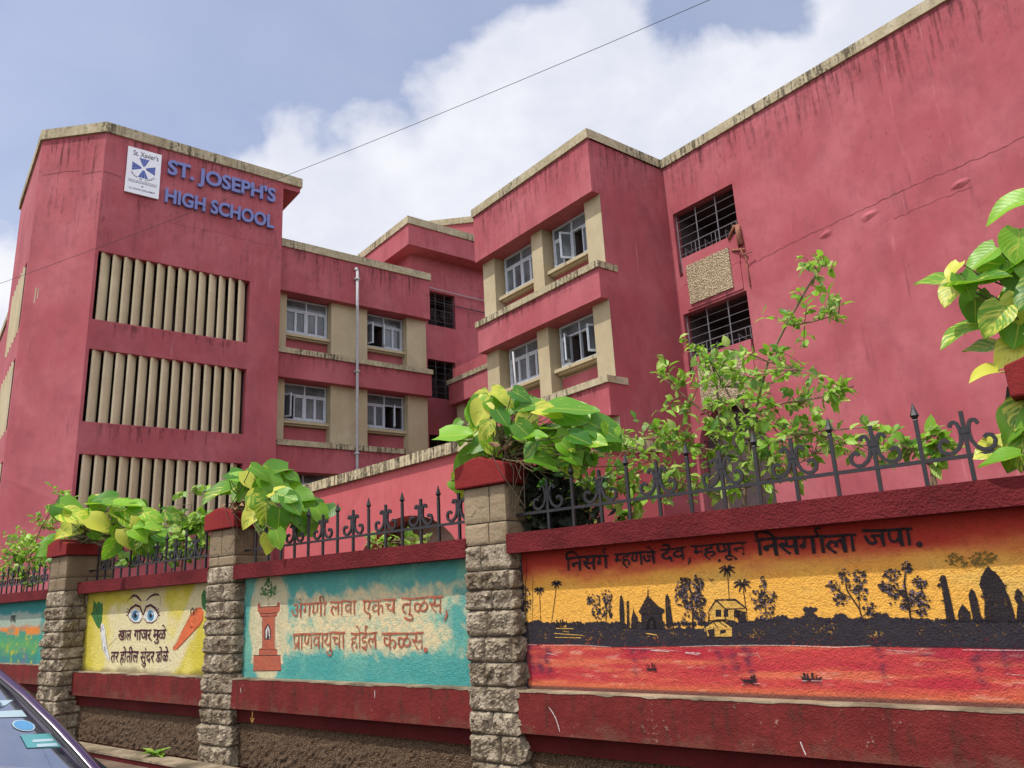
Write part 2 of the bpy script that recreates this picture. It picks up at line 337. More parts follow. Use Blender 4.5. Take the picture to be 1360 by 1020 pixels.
def wall(mb, fr, u0, u1, z0, z1, ops=(), d=0.0, reveal=.25, room=None, mi=0, room_mi=1):
    us = sorted({u0, u1, *[o[0] for o in ops], *[o[1] for o in ops]}); zs = sorted({z0, z1, *[o[2] for o in ops], *[o[3] for o in ops]})
    us = [u for u in us if u0 <= u <= u1]; zs = [z for z in zs if z0 <= z <= z1]
    for i in range(len(us)-1):
        for j in range(len(zs)-1):
            cu, cz = (us[i]+us[i+1])/2, (zs[j]+zs[j+1])/2
            if any(o[0] < cu < o[1] and o[2] < cz < o[3] for o in ops): continue
            mb.quad(fr(us[i], zs[j], d), fr(us[i+1], zs[j], d), fr(us[i+1], zs[j+1], d), fr(us[i], zs[j+1], d), mi)
    for a, b, e, g in [o[:4] for o in ops]:
        r = d-reveal
        for p, q in (((a, e), (b, e)), ((b, e), (b, g)), ((b, g), (a, g)), ((a, g), (a, e))):
            mb.quad(fr(*p, d), fr(*q, d), fr(*q, r), fr(*p, r), mi)
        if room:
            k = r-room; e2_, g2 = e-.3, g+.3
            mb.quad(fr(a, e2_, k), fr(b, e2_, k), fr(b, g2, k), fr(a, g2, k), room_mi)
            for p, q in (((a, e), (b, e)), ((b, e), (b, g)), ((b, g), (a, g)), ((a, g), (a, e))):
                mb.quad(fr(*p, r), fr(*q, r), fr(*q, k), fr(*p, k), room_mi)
# ------------------------------------------------------------------ axes of the place (building grid e1/e2, boundary wall wd/wn)
A1 = R(38.437); E1 = Vector((math.cos(A1), math.sin(A1), 0)); E2 = Vector((math.sin(A1), -math.cos(A1), 0))
AW = R(-38.320); WD = Vector((math.cos(AW), math.sin(AW), 0)); WN = Vector((math.sin(AW), -math.cos(AW), 0))
def BP(p, q, z=0.0): return E1*p+E2*q+Vector((0, 0, z))
def facing(q): return Frame(E2*q, E1, E2)            # faces looking along +e2, u = p
def flank(p): return Frame(E1*p, E2, -E1)            # faces looking along -e1, u = q

# ------------------------------------------------------------------ ground
def sheet(name, mat, pts, z, kind='structure'):
    mb = MB(); mb.add([(x, y, z) for x, y in pts], [tuple(range(len(pts)))]); return tag(mb.build(name, mat), kind=kind)
sheet('ground', 'soil', [(-900, -900), (900, -900), (900, 1500), (-900, 1500)], -.045)
def wp(t, d, z=0.0): return WD*t + WN*(-4.9+d) + Vector((0, 0, z))
road = [wp(-60, 1.9), wp(40, 1.9), wp(40, 9.5), wp(-60, 9.5)]
sheet('road', 'asphalt', [(p.x, p.y) for p in road], -.03)
mb = MB(); WF = Frame(WN*-4.9, WD, WN)
mb.box(WF, -60, 40, -.1, -.02, .286, 1.9); tag(mb.build('pavement', 'concrete'), kind='structure')
mb = MB(); mb.box(WF, -60, 40, -.1, .028, .05, .28); mb.box(WF, -60, 40, .030, .052, .05, .292, 1); tag(mb.build('kerb', ['wall_red_dark', 'worn']), kind='structure')

# ------------------------------------------------------------------ school building
SB = thing('school_building', BP(12, -24), 'tall red school block with beige copings, louvred corner tower and long side wings', 'building')
TW, TQ = (3.57, 9.29), -24.2
Lp, Lq = 2.04, -25.73
ROWS = [(10.0, 12.17), (6.93, 9.09), (3.87, 6.0)]
F_T = facing(TQ); F_L = flank(Lp)
chA, chB = BP(Lp, Lq), BP(TW[0], TQ); chx = (chB-chA).normalized(); F_C = Frame(chA, chx, Vector((chx.y, -chx.x, 0)))
mb = MB()
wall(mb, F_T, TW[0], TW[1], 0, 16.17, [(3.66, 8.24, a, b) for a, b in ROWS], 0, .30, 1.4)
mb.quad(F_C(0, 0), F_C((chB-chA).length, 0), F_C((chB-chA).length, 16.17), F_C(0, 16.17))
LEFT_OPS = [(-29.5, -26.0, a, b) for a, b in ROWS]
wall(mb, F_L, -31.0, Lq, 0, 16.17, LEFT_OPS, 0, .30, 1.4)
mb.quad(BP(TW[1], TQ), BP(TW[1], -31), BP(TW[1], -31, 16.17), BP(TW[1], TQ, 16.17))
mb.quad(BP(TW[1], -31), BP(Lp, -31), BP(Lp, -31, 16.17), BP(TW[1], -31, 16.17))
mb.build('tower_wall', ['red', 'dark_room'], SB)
mb = MB(); o = .07
mb.prism([BP(TW[0]-.04, TQ+o, 16.17), BP(9.97, TQ+o, 16.17), BP(9.97, -31.1, 16.17), BP(Lp-o, -31.1, 16.17), BP(Lp-o, Lq+.03, 16.17)], (0, 0, .34))
mb.build('tower_coping', 'coping', SB)
mb = MB(); mb.prism([BP(TW[1]+.002, TQ-.02, 15.98), BP(9.92, TQ-.02, 15.98), BP(9.92, -31, 15.98), BP(TW[1]+.002, -31, 15.98)], (0, 0, .188))
mb.build('eave_slab', 'red', SB)
# louvre fins: blades turned about forty degrees, tilted slightly in the opening
def fin_mesh(h, ang):
    mb = MB(); a = R(ang); ax = Vector((math.cos(a), math.sin(a), 0)); ay = Vector((-math.sin(a), math.cos(a), 0))
    mb.obox((0, 0, 0), ax*.32, ay*.07, (0, 0, h)); return mb
def fins(fr, u0, u1, n, z0, z1, dirax, nrm, ang):
    rot = Matrix((tuple(dirax), tuple(nrm*-1), (0, 0, 1))).transposed().to_4x4()
    first = None; rj = random.Random(int(z0*10))
    for k in range(n):
        u = u0+(u1-u0)*k/n
        if first is None or abs(first[1]-(z1-z0)) > .001:
            me = fin_mesh(z1-z0, ang); ob = me.build('louvre_fin', 'fin', None); COL.objects.unlink(ob); first = (ob.data, z1-z0)
        c = bpy.data.objects.new('louvre_fin', first[0]); COL.objects.link(c); c.parent = SB
        p = fr(u, z0, -.02)-ROOTS[SB.name]
        c.matrix_local = Matrix.Translation(p) @ rot @ Matrix.Rotation(R(rj.uniform(-2.5, 2.5)), 4, 'Z')
for z0, z1 in ROWS:
    # local x along the face, local y into the wall
    fins(F_T, 3.80, 8.24, 14, z0+.004, z1-.004, E1, E2, 44)
for z0, z1 in ROWS:
    fins(F_L, -29.35, -26.0, 6, z0+.004, z1-.004, E2, -E1, 150)

# --- wings with projecting fascia, parapets, piers and windows
LEV = [(10.17, 12.27), (6.95, 9.12), (3.75, 6.05)]
def make_window(fr, u0, w, z0, h, d, st, lab=None):
    """casement window: two fanlights over four leaves; st per leaf: c closed, l/r swung out on its left/right, o wide open"""
    f = MB(); pane = MB(); b = .05; tz = z0+h*.70
    f.box(fr, u0, u0+w, z0, z0+b, d, d+.09); f.box(fr, u0, u0+w, z0+h-b, z0+h, d, d+.09)
    f.box(fr, u0, u0+b, z0+b, z0+h-b, d, d+.09); f.box(fr, u0+w-b, u0+w, z0+b, z0+h-b, d, d+.09)
    f.box(fr, u0+b, u0+w-b, tz-b/2, tz+b/2, d, d+.088)
    f.box(fr, u0+w/2-b/2, u0+w/2+b/2, z0+b, tz-b/2, d, d+.087); f.box(fr, u0+w/2-b/2, u0+w/2+b/2, tz+b/2, z0+h-b, d, d+.087)
    for a in (u0+b, u0+w/2+b/2):
        pane.quad(fr(a, tz+b/2, d+.03), fr(a+w/2-1.5*b, tz+b/2, d+.03), fr(a+w/2-1.5*b, z0+h-b, d+.03), fr(a, z0+h-b, d+.03))
    lw = (w-3*b)/4; sash = []
    for k, s in enumerate(st):
        a = u0+b+lw*k+(b if k > 1 else 0); zb, zt = z0+b, tz-b/2
        if s == 'c':
            for q in (a, a+lw-.042): f.box(fr, q, q+.042, zb, zt, d+.01, d+.075)
            f.box(fr, a+.05, a+lw-.05, zb, zb+.06, d+.01, d+.074); f.box(fr, a+.05, a+lw-.05, zt-.06, zt, d+.01, d+.074)
            pane.quad(fr(a+.05, zb+.06, d+.035), fr(a+lw-.05, zb+.06, d+.035), fr(a+lw-.05, zt-.06, d+.035), fr(a+.05, zt-.06, d+.035))
        else:
            f.box(fr, a, a+lw, zb, zt, d-.6, d-.02, 1, skip=('front',))
            if s in 'lr':
                hin = a if s == 'l' else a+lw; sg = 1 if s == 'l' else -1; ang = R(68)
                ax = fr.ax*sg*math.cos(ang)+fr.n*math.sin(ang); sfr = Frame(fr(hin, 0, d+.08), ax, ax.cross(Vector((0, 0, 1))))
                sm = MB(); L = lw*1.0
                for q in (0, L-.05): sm.box(sfr, q, q+.05, zb, zt, -.02, .02)
                sm.box(sfr, .05, L-.05, zb, zb+.06, -.02, .02); sm.box(sfr, .05, L-.05, zt-.06, zt, -.02, .02)
                gp = MB(); gp.quad(sfr(.05, zb+.06), sfr(L-.05, zb+.06), sfr(L-.05, zt-.06), sfr(.05, zt-.06)); sash.append((sm, gp))
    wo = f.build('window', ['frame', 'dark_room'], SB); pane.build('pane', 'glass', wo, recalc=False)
    for sm, gp in sash:
        so = sm.build('open_leaf', 'frame', wo)
        k = len(so.data.vertices)
        bm = bmesh.new(); bm.from_mesh(so.data)
        vs = [bm.verts.new(Vector(v)-ROOTS[SB.name]) for v in gp.v]; fc = bm.faces.new(vs); fc.material_index = 1
        so.data.materials.append(M['glass']); bm.to_mesh(so.data); bm.free()
    s = MB(); s.box(fr, u0-.11, u0+w+.2, z0-.16, z0-.06, d-.02, d+.30); s.box(fr, u0-.06, u0+w+.13, z0-.22, z0-.16, d-.02, d+.20)
    s.build('window_sill', 'beige_wall', SB)
    return wo
def wing(fr, u0, u1, wins, piers, back, wz, lev=LEV):
    red = MB(); bei = MB(); DP, DW = -.30, -.70
    def coping(*a):
        m_ = MB(); m_.box(fr, *a); m_.build('wing_coping', 'coping', SB)
    red.box(fr, u0, u1, 12.27, 13.92, back, 0); coping(u0-.04, u1+.05, 13.92, 14.21, back, .06)
    for i, (zb, zt) in enumerate(lev):
        pb = zb-1.05; red.box(fr, u0, u1, pb, zb-.19, back, 0); coping(u0-.05, u1+.04, zb-.19, zb, DW-.01, .07)
        for a, b in piers: bei.box(fr, a, b, zb, zt, DW-.3, DP, skip=('top', 'bottom'))
        wall(bei, fr, u0, u1, zb, zt, [(a+.02, a+w-.02, wz[i][0]+.02, min(zt-.001, wz[i][0]+wz[i][1]-.02)) for a, w in wins], DW-.05, .02)
        for a, w in wins: red.box(fr, a-.05, a+w+.12, zb, zb+.60, DW-.3, DW+.03)
    red.box(fr, u0, u1, 0, lev[-1][0]-1.05, back, -.7)
    red.build('wing_wall', 'red', SB); bei.build('pier', 'beige_wall', SB)
F_M = facing(-24.6)
mids = [(9.86, 1.62), (13.02, 1.62)]
wing(F_M, 9.295, 15.56, mids, [(9.295, 9.8), (11.5, 12.95), (14.66, 15.53)], -1.6, [(10.95, 1.30), (7.80, 1.30), (4.70, 1.30)])
WH = 1.30
for (a, w), s in zip(mids, ('cccc', 'lrcc')): make_window(F_M, a, w, 10.95, WH, -.72, s)
for (a, w), s in zip(mids, ('lccc', 'ccro')): make_window(F_M, a, w, 7.80, WH, -.72, s)
for (a, w), s in zip(mids, ('cccc', 'cccc')): make_window(F_M, a, w, 4.70, WH, -.72, s)
mb = MB(); mb.box(F_M, 9.295, 15.56, 0, 13.92, -6.5, -1.6); mb.box(F_M, 9.3, 15.5, 13.92, 14.0, -6.5, -1.6); mb.build('wing_wall', 'red', SB)
F_B = flank(14.0)
bays = [(-18.5, 1.74), (-16.06, 1.70)]
BU0, BU1 = -19.27, -13.63
wing(F_B, BU0, BU1, bays, [(BU0+.02, -18.62), (-16.70, -16.19), (-14.28, BU1-.004)], -3.0, [(10.95, 1.30), (7.86, 1.24), (4.70, 1.30)])
for (a, w), s in zip(bays, ('cccc', 'croc')): make_window(F_B, a, w, 10.95, WH, -.72, s)
for (a, w), s in zip(bays, ('cccc', 'clor')): make_window(F_B, a, w, 7.86, 1.24, -.72, s)
for (a, w), s in zip(bays, ('cccc', 'cccc')): make_window(F_B, a, w, 4.70, WH, -.72, s)
mb = MB(); mb.box(F_B, BU0+.05, BU1-.02, 0, 13.9, -2.95, -1.42); mb.build('wing_wall', 'red', SB)  # unseen solid core added inside the bay to keep sunlight from leaking
# side face between bay and long wall, then the long blank wall
F_S = facing(BU1+.004); F_G = flank(17.1)
mb = MB()
mb.quad(F_S(14.302, 0), F_S(17.1, 0), F_S(17.1, 13.92), F_S(14.302, 13.92))
ops = [(-13.40, -11.24, 10.26, 12.30), (-13.44, -11.26, 7.22, 9.12)]
AC, AR, AZ, AS = -12.35, 1.12, 6.28, 4.9     # arched opening
wall(mb, F_G, BU1, 3.0, AZ, 13.92, ops, 0, .28, 1.6)
mb.quad(F_G(BU1, 0), F_G(AC-AR, 0), F_G(AC-AR, AZ), F_G(BU1, AZ)); mb.quad(F_G(AC+AR, 0), F_G(3, 0), F_G(3, AZ), F_G(AC+AR, AZ))
N = 16
for k in range(N):
    x0, x1 = -AR+2*AR*k/N, -AR+2*AR*(k+1)/N; h = lambda x: AS+(AZ-.05-AS)*math.sqrt(max(0, 1-(x/AR)**2))
    mb.quad(F_G(AC+x0, h(x0)), F_G(AC+x1, h(x1)), F_G(AC+x1, AZ), F_G(AC+x0, AZ))
    mb.quad(F_G(AC+x0, h(x0)), F_G(AC+x1, h(x1)), F_G(AC+x1, h(x1), -.35), F_G(AC+x0, h(x0), -.35))
    mb.quad(F_G(AC+x0, 0, -.35), F_G(AC+x1, 0, -.35), F_G(AC+x1, h(x1), -.35), F_G(AC+x0, h(x0), -.35), 1)
for s in (-1, 1): mb.quad(F_G(AC+s*AR, 0), F_G(AC+s*AR, AS), F_G(AC+s*AR, AS, -.35), F_G(AC+s*AR, 0, -.35))
# render patches and a long crack in the blank wall
rnd = random.Random(3)
for u, z, w_, h_ in ((-8.82, 9.74, .17, .10), (-7.72, 9.76, .22, .12), (-5.70, 9.62, .20, .10)):
    V = [F_G(u, z, .05)]; n = 10
    for k in range(n):
        a = 6.2832*k/n; V.append(F_G(u+w_*math.cos(a)*rnd.uniform(.8, 1.15)+.05*math.sin(a), z+h_*math.sin(a)*rnd.uniform(.8, 1.15), .004))
    mb.add(V, [(0, 1+k, 1+(k+1) % n) for k in range(n)])
def crack(pts, th, seed):
    r_ = random.Random(seed); prev = None
    for k in range(len(pts)-1):
        (u0, z0), (u1, z1) = pts[k], pts[k+1]; n = max(2, int((u1-u0)/.09))
        for j in range(n):
            u = u0+(u1-u0)*j/n; z = z0+(z1-z0)*j/n+r_.uniform(-.022, .022); hw = th*r_.uniform(.3, 1)
            cur = (u, z, hw)
            if prev: mb.quad(F_G(prev[0], prev[1]-prev[2], .003), F_G(u, z-hw, .003), F_G(u, z+hw, .003), F_G(prev[0], prev[1]+prev[2], .003), 2)
            prev = cur
crack([(-10.9, 9.78), (-9.9, 9.86), (-8.6, 9.93), (-7.4, 9.98), (-6.6, 10.02), (-5.2, 10.0), (-3.2, 10.06)], .011, 4)
crack([(-7.2, 9.42), (-6.4, 9.46), (-5.4, 9.44)], .007, 5)
mb.quad(F_G(3, 0), F_G(3, 0, -8), F_G(3, 13.92, -8), F_G(3, 13.92))
mb.quad(F_G(BU1, 13.9), F_G(3, 13.9), F_G(3, 13.9, -8), F_G(BU1, 13.9, -8))
M['crack'] = simple('crack_dark_red', (.12, .03, .035), .9)  # flat dark red for the crack lines
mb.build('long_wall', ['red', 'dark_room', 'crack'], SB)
mb = MB(); mb.box(F_S, 14.056, 17.04, 13.92, 14.207, -.4, .06); mb.build('wing_coping', 'coping', SB)
mb = MB(); mb.box(F_G, BU1-.4, 3.05, 13.92, 14.212, -.4, .06); mb.build('wing_coping', 'coping', SB)
# infill panels with pebbledash below the grilled openings
for u0, u1, zt, pz0, pz1 in ((-13.24, -11.30, 10.79, 9.31, 10.49), (-13.26, -11.32, 7.76, 6.26, 7.54)):
    mb = MB(); zb = ops[0][2] if zt > 9 else ops[1][2]
    mb.box(F_G, u0, u1, zb-.3, zt, -.2, .035); mb.box(F_G, u0+.02, u1-.02, pz0-.12, zb-.3, -.1, .03); mb.build('spandrel', 'red', SB)
    mb = MB(); mb.box(F_G, u0+.16, u1-.30, pz0, pz1, .0, .075); mb.build('pebble_panel', 'pebble', SB)
def zigzag(mb, P, r, pts): mb.tube([P(*q) for q in pts], r, 4)
def grille(fr, u0, u1, z0, z1, d, mat, nv=3, nh=6, motif=True, seed=0):
    mb = MB(); h = z1-z0; w_ = u1-u0; P = lambda u, z: fr(u, z, d)
    for k in range(nv+1): mb.tube([P(u0+w_*(k+.02)/(nv+.04), z0), P(u0+w_*(k+.02)/(nv+.04), z1)], .018, 5)
    for k in range(nh+1): mb.tube([P(u0, z0+h*k/nh), P(u1, z0+h*k/nh)], .016 if k in (1, 3) else .009, 5)
    if motif:
        za, zb = z0+h*1/nh, z0+h*3/nh
        for k in range(nv):
            a = u0+w_*k/nv; c = w_/nv
            zigzag(mb, P, .013, [(a+c*.30, za), (a+c*.30, zb-.10), (a+c*.62, za+.14), (a+c*.62, zb)])
            zigzag(mb, P, .013, [(a+c*.82, zb), (a+c*.82, za+.16), (a+c*.98, za+.08)])
    return mb.build('window_grille', mat, SB)
grille(F_G, -13.40, -11.24, 10.45, 12.30, -.14, 'grille_light', 3, 7)
grille(F_G, -13.44, -11.26, 7.45, 9.12, -.14, 'grille_light', 3, 7)
mb = MB()
for k in range(5): mb.tube([F_G(AC-AR+2*AR*k/4, 3, -.2), F_G(AC-AR+2*AR*k/4, 6.2, -.2)], .012, 5)
mb.tube([F_G(AC-AR, 5.4, -.2), F_G(AC+AR, 5.4, -.2)], .014, 5); mb.build('window_grille', 'grille', SB)
# --- stair block behind the court
F_K = facing(-26.2); mb = MB()
kops = [(16.45, 17.86, 12.73, 14.26), (16.40, 17.78, 9.55, 11.21), (16.40, 17.78, 6.3, 8.0)]
wall(mb, F_K, 15.66, 23, 0, 15.75, kops, 0, .22, 1.2)
mb.quad(BP(15.66, -26.2), BP(15.66, -33), BP(15.66, -33, 15.75), BP(15.66, -26.2, 15.75))
mb.box(facing(-25.4), 15.11, 23, 15.75, 16.67, -7, 0)
mb.box(flank(17.62), -26.19, -20.5, 9.6, 10.92, -2, 0)
mb.box(flank(17.0), -25.6, -20.0, 9.12, 9.98, -1.2, 0)
mb.box(flank(17.6), -25.55, -20.0, 0, 9.12, -2, 0)
mb.build('stair_block_wall', ['red', 'dark_room'], SB)
mb = MB(); mb.box(facing(-25.4), 15.05, 23.05, 16.67, 17.0, -7.05, .06); mb.build('stair_block_coping', 'coping', SB)
mb = MB(); mb.box(flank(17.0), -25.66, -20.0, 9.98, 10.17, -1.2, .06); mb.build('balcony_coping', 'coping', SB); mb = MB()
mb.prism([BP(17.2, -28.3, 18.25), BP(19.6, -25.9, 18.25), BP(26, -25.9, 18.25), BP(26, -34, 18.25), BP(17.2, -34, 18.25)], (0, 0, .30)); mb.build('lift_room_coping', 'coping', SB)
mb = MB(); mb.prism([BP(17.3, -28.25, 16.9), BP(19.62, -26.0, 16.9), BP(25.9, -26.0, 16.9), BP(25.9, -33.9, 16.9), BP(17.3, -33.9, 16.9)], (0, 0, 1.348)); mb.build('lift_room', 'red', SB)
mb = MB(); mb.box(flank(17.3), -25.5, -25.0, 6.9, 9.12, -.3, 0); mb.build('pier', 'beige_wall', SB)
for a, b, e, g in kops: grille(F_K, a, b, e, g, -.12, 'grille', 3, 6)
# --- rear wing far left
mb = MB(); mb.box(flank(2.3), -62, -31.0, 0, 12.9, -8, 0); mb.build('rear_wing_wall', 'red', SB)
mb = MB(); mb.box(flank(2.3), -62, -31.0, 12.9, 13.2, -8, .06); mb.build('rear_wing_coping', 'coping', SB)

# --- rain stains below ledges, boards and sills, and hairline marks on the tower
def stain(fr, u0, u1, zt, zb, d=.004):
    mb = MB(); mb.quad(fr(u0, zb, d), fr(u1, zb, d), fr(u1, zt, d), fr(u0, zt, d)); o = mb.build('rain_stain', 'drip', SB, recalc=False); uv = o.data.uv_layers.new(name='UVMap')
    for k, q in enumerate(((0, 1), (1, 1), (1, 0), (0, 0))): uv.data[k].uv = q
for a in ((F_T, 3.7, 9.2, 16.15, 14.4, .005), (F_T, 4.3, 5.1, 14.28, 12.3, .007), (F_T, 3.7, 8.4, 9.95, 9.12, .005), (F_T, 3.7, 8.4, 6.9, 6.03, .005), (F_M, 9.4, 15.5, 13.9, 12.5, .004), (F_M, 9.4, 15.5, 9.97, 9.2, .004), (F_M, 9.4, 15.5, 6.75, 5.95, .004),
          (F_B, -19.2, -13.7, 13.9, 12.5, .004), (F_B, -19.2, -13.7, 9.97, 9.2, .004), (F_B, -19.2, -13.7, 6.75, 5.95, .004), (F_G, -13.6, -9.0, 13.9, 12.4, .005), (F_G, -9.4, -4.0, 13.9, 11.6, .006), (F_G, -4.4, 2.5, 13.9, 12.0, .005), (F_G, -13.2, -11.5, 9.25, 8.4, .04),
          (F_S, 14.4, 17.0, 13.9, 12.6, .004), (F_C, .1, 2.1, 16.1, 13.6, .005)): stain(*a)
rj = random.Random(8)
def hair(fr, pts, th, d=.003, mi=0):
    mb = MB()
    for (a, b), (c, e) in zip(pts[:-1], pts[1:]):
        n = max(2, int(abs(c-a+e-b)/.08)); z_ = b
        for j in range(n):
            u0, u1 = a+(c-a)*j/n, a+(c-a)*(j+1)/n; z1 = b+(e-b)*(j+1)/n+(rj.uniform(-.012, .012) if j < n-1 else 0); mb.quad(fr(u0, z_-th, d), fr(u1, z1-th, d), fr(u1, z1+th, d), fr(u0, z_+th, d), mi); z_ = z1
    mb.build('hairline_crack', 'crack', SB, recalc=False)
hair(F_C, [(.15, 14.93), (.9, 14.96), (1.4, 14.92)], .010); hair(F_C, [(1.5, 14.80), (2.1, 14.83)], .012); hair(F_T, [(3.6, 14.82), (4.1, 14.78)], .010); hair(F_T, [(5.6, 13.6), (7.2, 13.66), (9.1, 13.6)], .004)
mb = MB()
for u, z, l in ((.34, 11.15, .5), (.42, 11.1, .32)): mb.quad(F_C(u, z-l, .003), F_C(u+.035, z-l, .003), F_C(u+.05, z, .003), F_C(u+.01, z, .003))
mb.build('paint_run', 'coping', SB, recalc=False)
# ------------------------------------------------------------------ things fixed on the school
bpipe = MB(); pz = [13.55, 12, 10.2, 9.2, 7, 6.2, 3, .2]
bpipe.tube([F_M(12.32, 13.55, .14)]+[F_M(12.32, z, .14) for z in pz[1:]], .055, 10)
for z in (13.2, 9.6, 6.6, 3.4): bpipe.box(F_M, 12.24, 12.40, z, z+.07, 0, .21)
bpipe.tube([F_M(12.32, 13.55, .14), F_M(12.30, 13.68, .06)], .065, 10)
tag(bpipe.build('drainpipe', 'pipe', None, True, F_M(12.32, 0, .14)), 'pale grey drainpipe running down the middle wing between its two window columns', 'pipe')
mb = MB(); mb.tube([F_G(-11.22, 10.98, .06), F_G(-11.2, 10.8, .09), F_G(-11.18, 10.4, .09)], [.07, .075, .08], 8)
mb.tube([F_G(-11.5, 10.36, .05), F_G(-11.05, 10.2, .12)], .03, 6); mb.tube([F_G(-11.2, 10.3, .1), F_G(-11.1, 10.05, .16), F_G(-10.85, 10.05, .12)], .02, 5)
mb.tube([F_G(-11.55, 10.72, .05), F_G(-11.3, 11.0, .07), F_G(-11.2, 10.95, .07)], .05, 6); mb.tube([F_G(-11.12, 10.15, .03), F_G(-11.1, 9.15, .03)], .018, 5)
tag(mb.build('waste_pipe', 'rust', None, True, F_G(-11.2, 10.3)), 'rusty broken waste pipe sticking out beside the upper pebbledash panel', 'pipe')
mb = MB(); mb.tube([F_B(-16.95, 8.45, .45), F_B(-16.9, 6.2, .40)], .03, 8); mb.box(F_B, -17.0, -16.86, 6.0, 6.25, .0, .45)
tag(mb.build('vent_pipe', 'pipe', None, True, F_B(-16.9, 6.1, .4)), 'thin white upright pipe in front of the lower bay windows', 'pipe')
for z, n_ in ((14.36, 'upper thin cable strung across the stair block above its highest grille'), (13.78, 'lower thin cable sagging across the highest grille of the stair block')):
    mb = MB(); mb.tube([F_K(15.5, z+.02, .10), F_K(18, z-.04, .12), F_K(21.5, z-.05, .10)], .024, 5)
    tag(mb.build('wall_cable', 'pipe' if z > 14 else 'cable', None, False, F_K(15.6, z)), n_, 'cable', 'cables on the stair block')
# board with crest
BD = thing('crest_board', F_T(4.9, 15.0), 'white board with blue four-armed emblem fixed high on the louvred tower', 'sign')
b0, b1, c0, c1 = 4.20, 5.19, 14.29, 15.87
mb = MB(); mb.box(F_T, b0, b1, c0, c1, .03, .09); mb.build('panel', 'board', BD)
def text_mesh(body, bold=0.0, res=4):
    cu = bpy.data.curves.new('t', 'FONT'); cu.body = body; cu.size = 1.0; cu.offset = bold; cu.resolution_u = res
    ob = bpy.data.objects.new('t', cu); COL.objects.link(ob); dg = bpy.context.evaluated_depsgraph_get(); dg.update()
    me = ob.evaluated_get(dg).to_mesh(); V = [(v.co.x, v.co.y) for v in me.vertices]; F = [tuple(p.vertices) for p in me.polygons]
    ob.evaluated_get(dg).to_mesh_clear(); bpy.data.objects.remove(ob); bpy.data.curves.remove(cu); return V, F
def put_text(mb, body, fr, u0, u1, z0, z1, d, bold=0.0, depth=0.0, keep=None):
    V, F = text_mesh(body, bold); xs = [v[0] for v in V]; ys = [v[1] for v in V]
    X0, X1, Y0, Y1 = min(xs), max(xs), min(ys), max(ys)
    if keep: Y0, Y1 = keep
    g = lambda v, dd: fr(u0+(v[0]-X0)/(X1-X0)*(u1-u0), z0+(v[1]-Y0)/(Y1-Y0)*(z1-z0), dd)
    if not depth: mb.add([g(v, d) for v in V], F); return
    n = len(V); edges = {}
    for f in F:
        for i in range(len(f)):
            a, b = f[i], f[(i+1) % len(f)]; edges[(a, b)] = 1
    side = [(a, b, b+n, a+n) for (a, b) in edges if (b, a) not in edges]
    mb.add([g(v, d+depth) for v in V]+[g(v, d) for v in V], F+side)
mb = MB(); put_text(mb, "St. Xavier's", F_T, 4.36, 5.10, 15.60, 15.79, .094, .012)
put_text(mb, "EXCELLENCE IN EDUCATION", F_T, 4.29, 5.10, 14.66, 14.72, .094, .01); put_text(mb, "&", F_T, 4.66, 4.73, 14.55, 14.61, .094, .01); put_text(mb, "ALL ROUND DEVELOPMENT", F_T, 4.31, 5.08, 14.42, 14.48, .094, .01)
mb.box(F_T, 4.26, 5.12, 14.745, 14.755, .09, .094)
wd_ = "GROUP OF SCHOOLS"
for i, ch in enumerate(wd_):
    if ch == ' ': continue
    a = R(214+112*i/(len(wd_)-1)); cx, cz = 4.69+.40*math.cos(a), 15.22+.40*math.sin(a)
    tang = a+math.pi/2; ax = E1*math.cos(tang)+Vector((0, 0, math.sin(tang)))
    upv = E1*(-math.sin(tang))+Vector((0, 0, math.cos(tang))); V, F = text_mesh(ch, .02)
    o_ = F_T(cx, cz, .094); mb.add([o_+ax*(v[0]*.075-.025)+upv*(v[1]*.075-.03) for v in V], F)
mb.build('lettering', 'pane_white', BD, recalc=False)
mb = MB(); ec, ez = 4.69, 15.22
for k in range(4):
    a = math.pi/2*k; q = lambda r, s: F_T(ec+r*math.cos(a)-s*math.sin(a), ez+r*math.sin(a)+s*math.cos(a), .094)
    for j in range(3):
        s0, s1 = -1+2*j/3+.03, -1+2*(j+1)/3-.03
        mb.quad(q(.07, .03*s0), q(.34, .155*s0), q(.34, .155*s1), q(.07, .03*s1))
mb.build('emblem', 'board_blue', BD, recalc=False)
LT = thing('wall_lettering', F_T(7.2, 15.0), 'two rows of raised blue capital letters spelling the school name on the tower', 'sign')
def letters(body, u0, u1, z0, z1, bold=.028):
    V, _ = text_mesh(body, bold); X0 = min(v[0] for v in V); X1 = max(v[0] for v in V); s = (u1-u0)/(X1-X0)
    # split the line into single letters by walking the glyph advances
    for i, ch in enumerate(body):
        if ch == ' ': continue
        V2, _ = text_mesh(body[:i+1], bold); right = max(v[0] for v in V2); g, ff = text_mesh(ch, bold); sh = right-max(v[0] for v in g)
        mb = MB(); n = len(g); pt = lambda v, dd: F_T(u0+(v[0]+sh-X0)*s, z0+v[1]/.729*(z1-z0), dd)
        ed = {(f[k], f[(k+1) % len(f)]) for f in ff for k in range(len(f))}
        mb.add([pt(v, .12) for v in g]+[pt(v, .03) for v in g], ff+[(a, b, b+n, a+n) for a, b in ed if (b, a) not in ed])
        mb.build('letter', 'letter', LT, recalc=False)
letters("ST. JOSEPH'S", 5.40, 8.98, 15.28, 15.80); letters("HIGH SCHOOL", 5.38, 8.95, 14.27, 14.76)

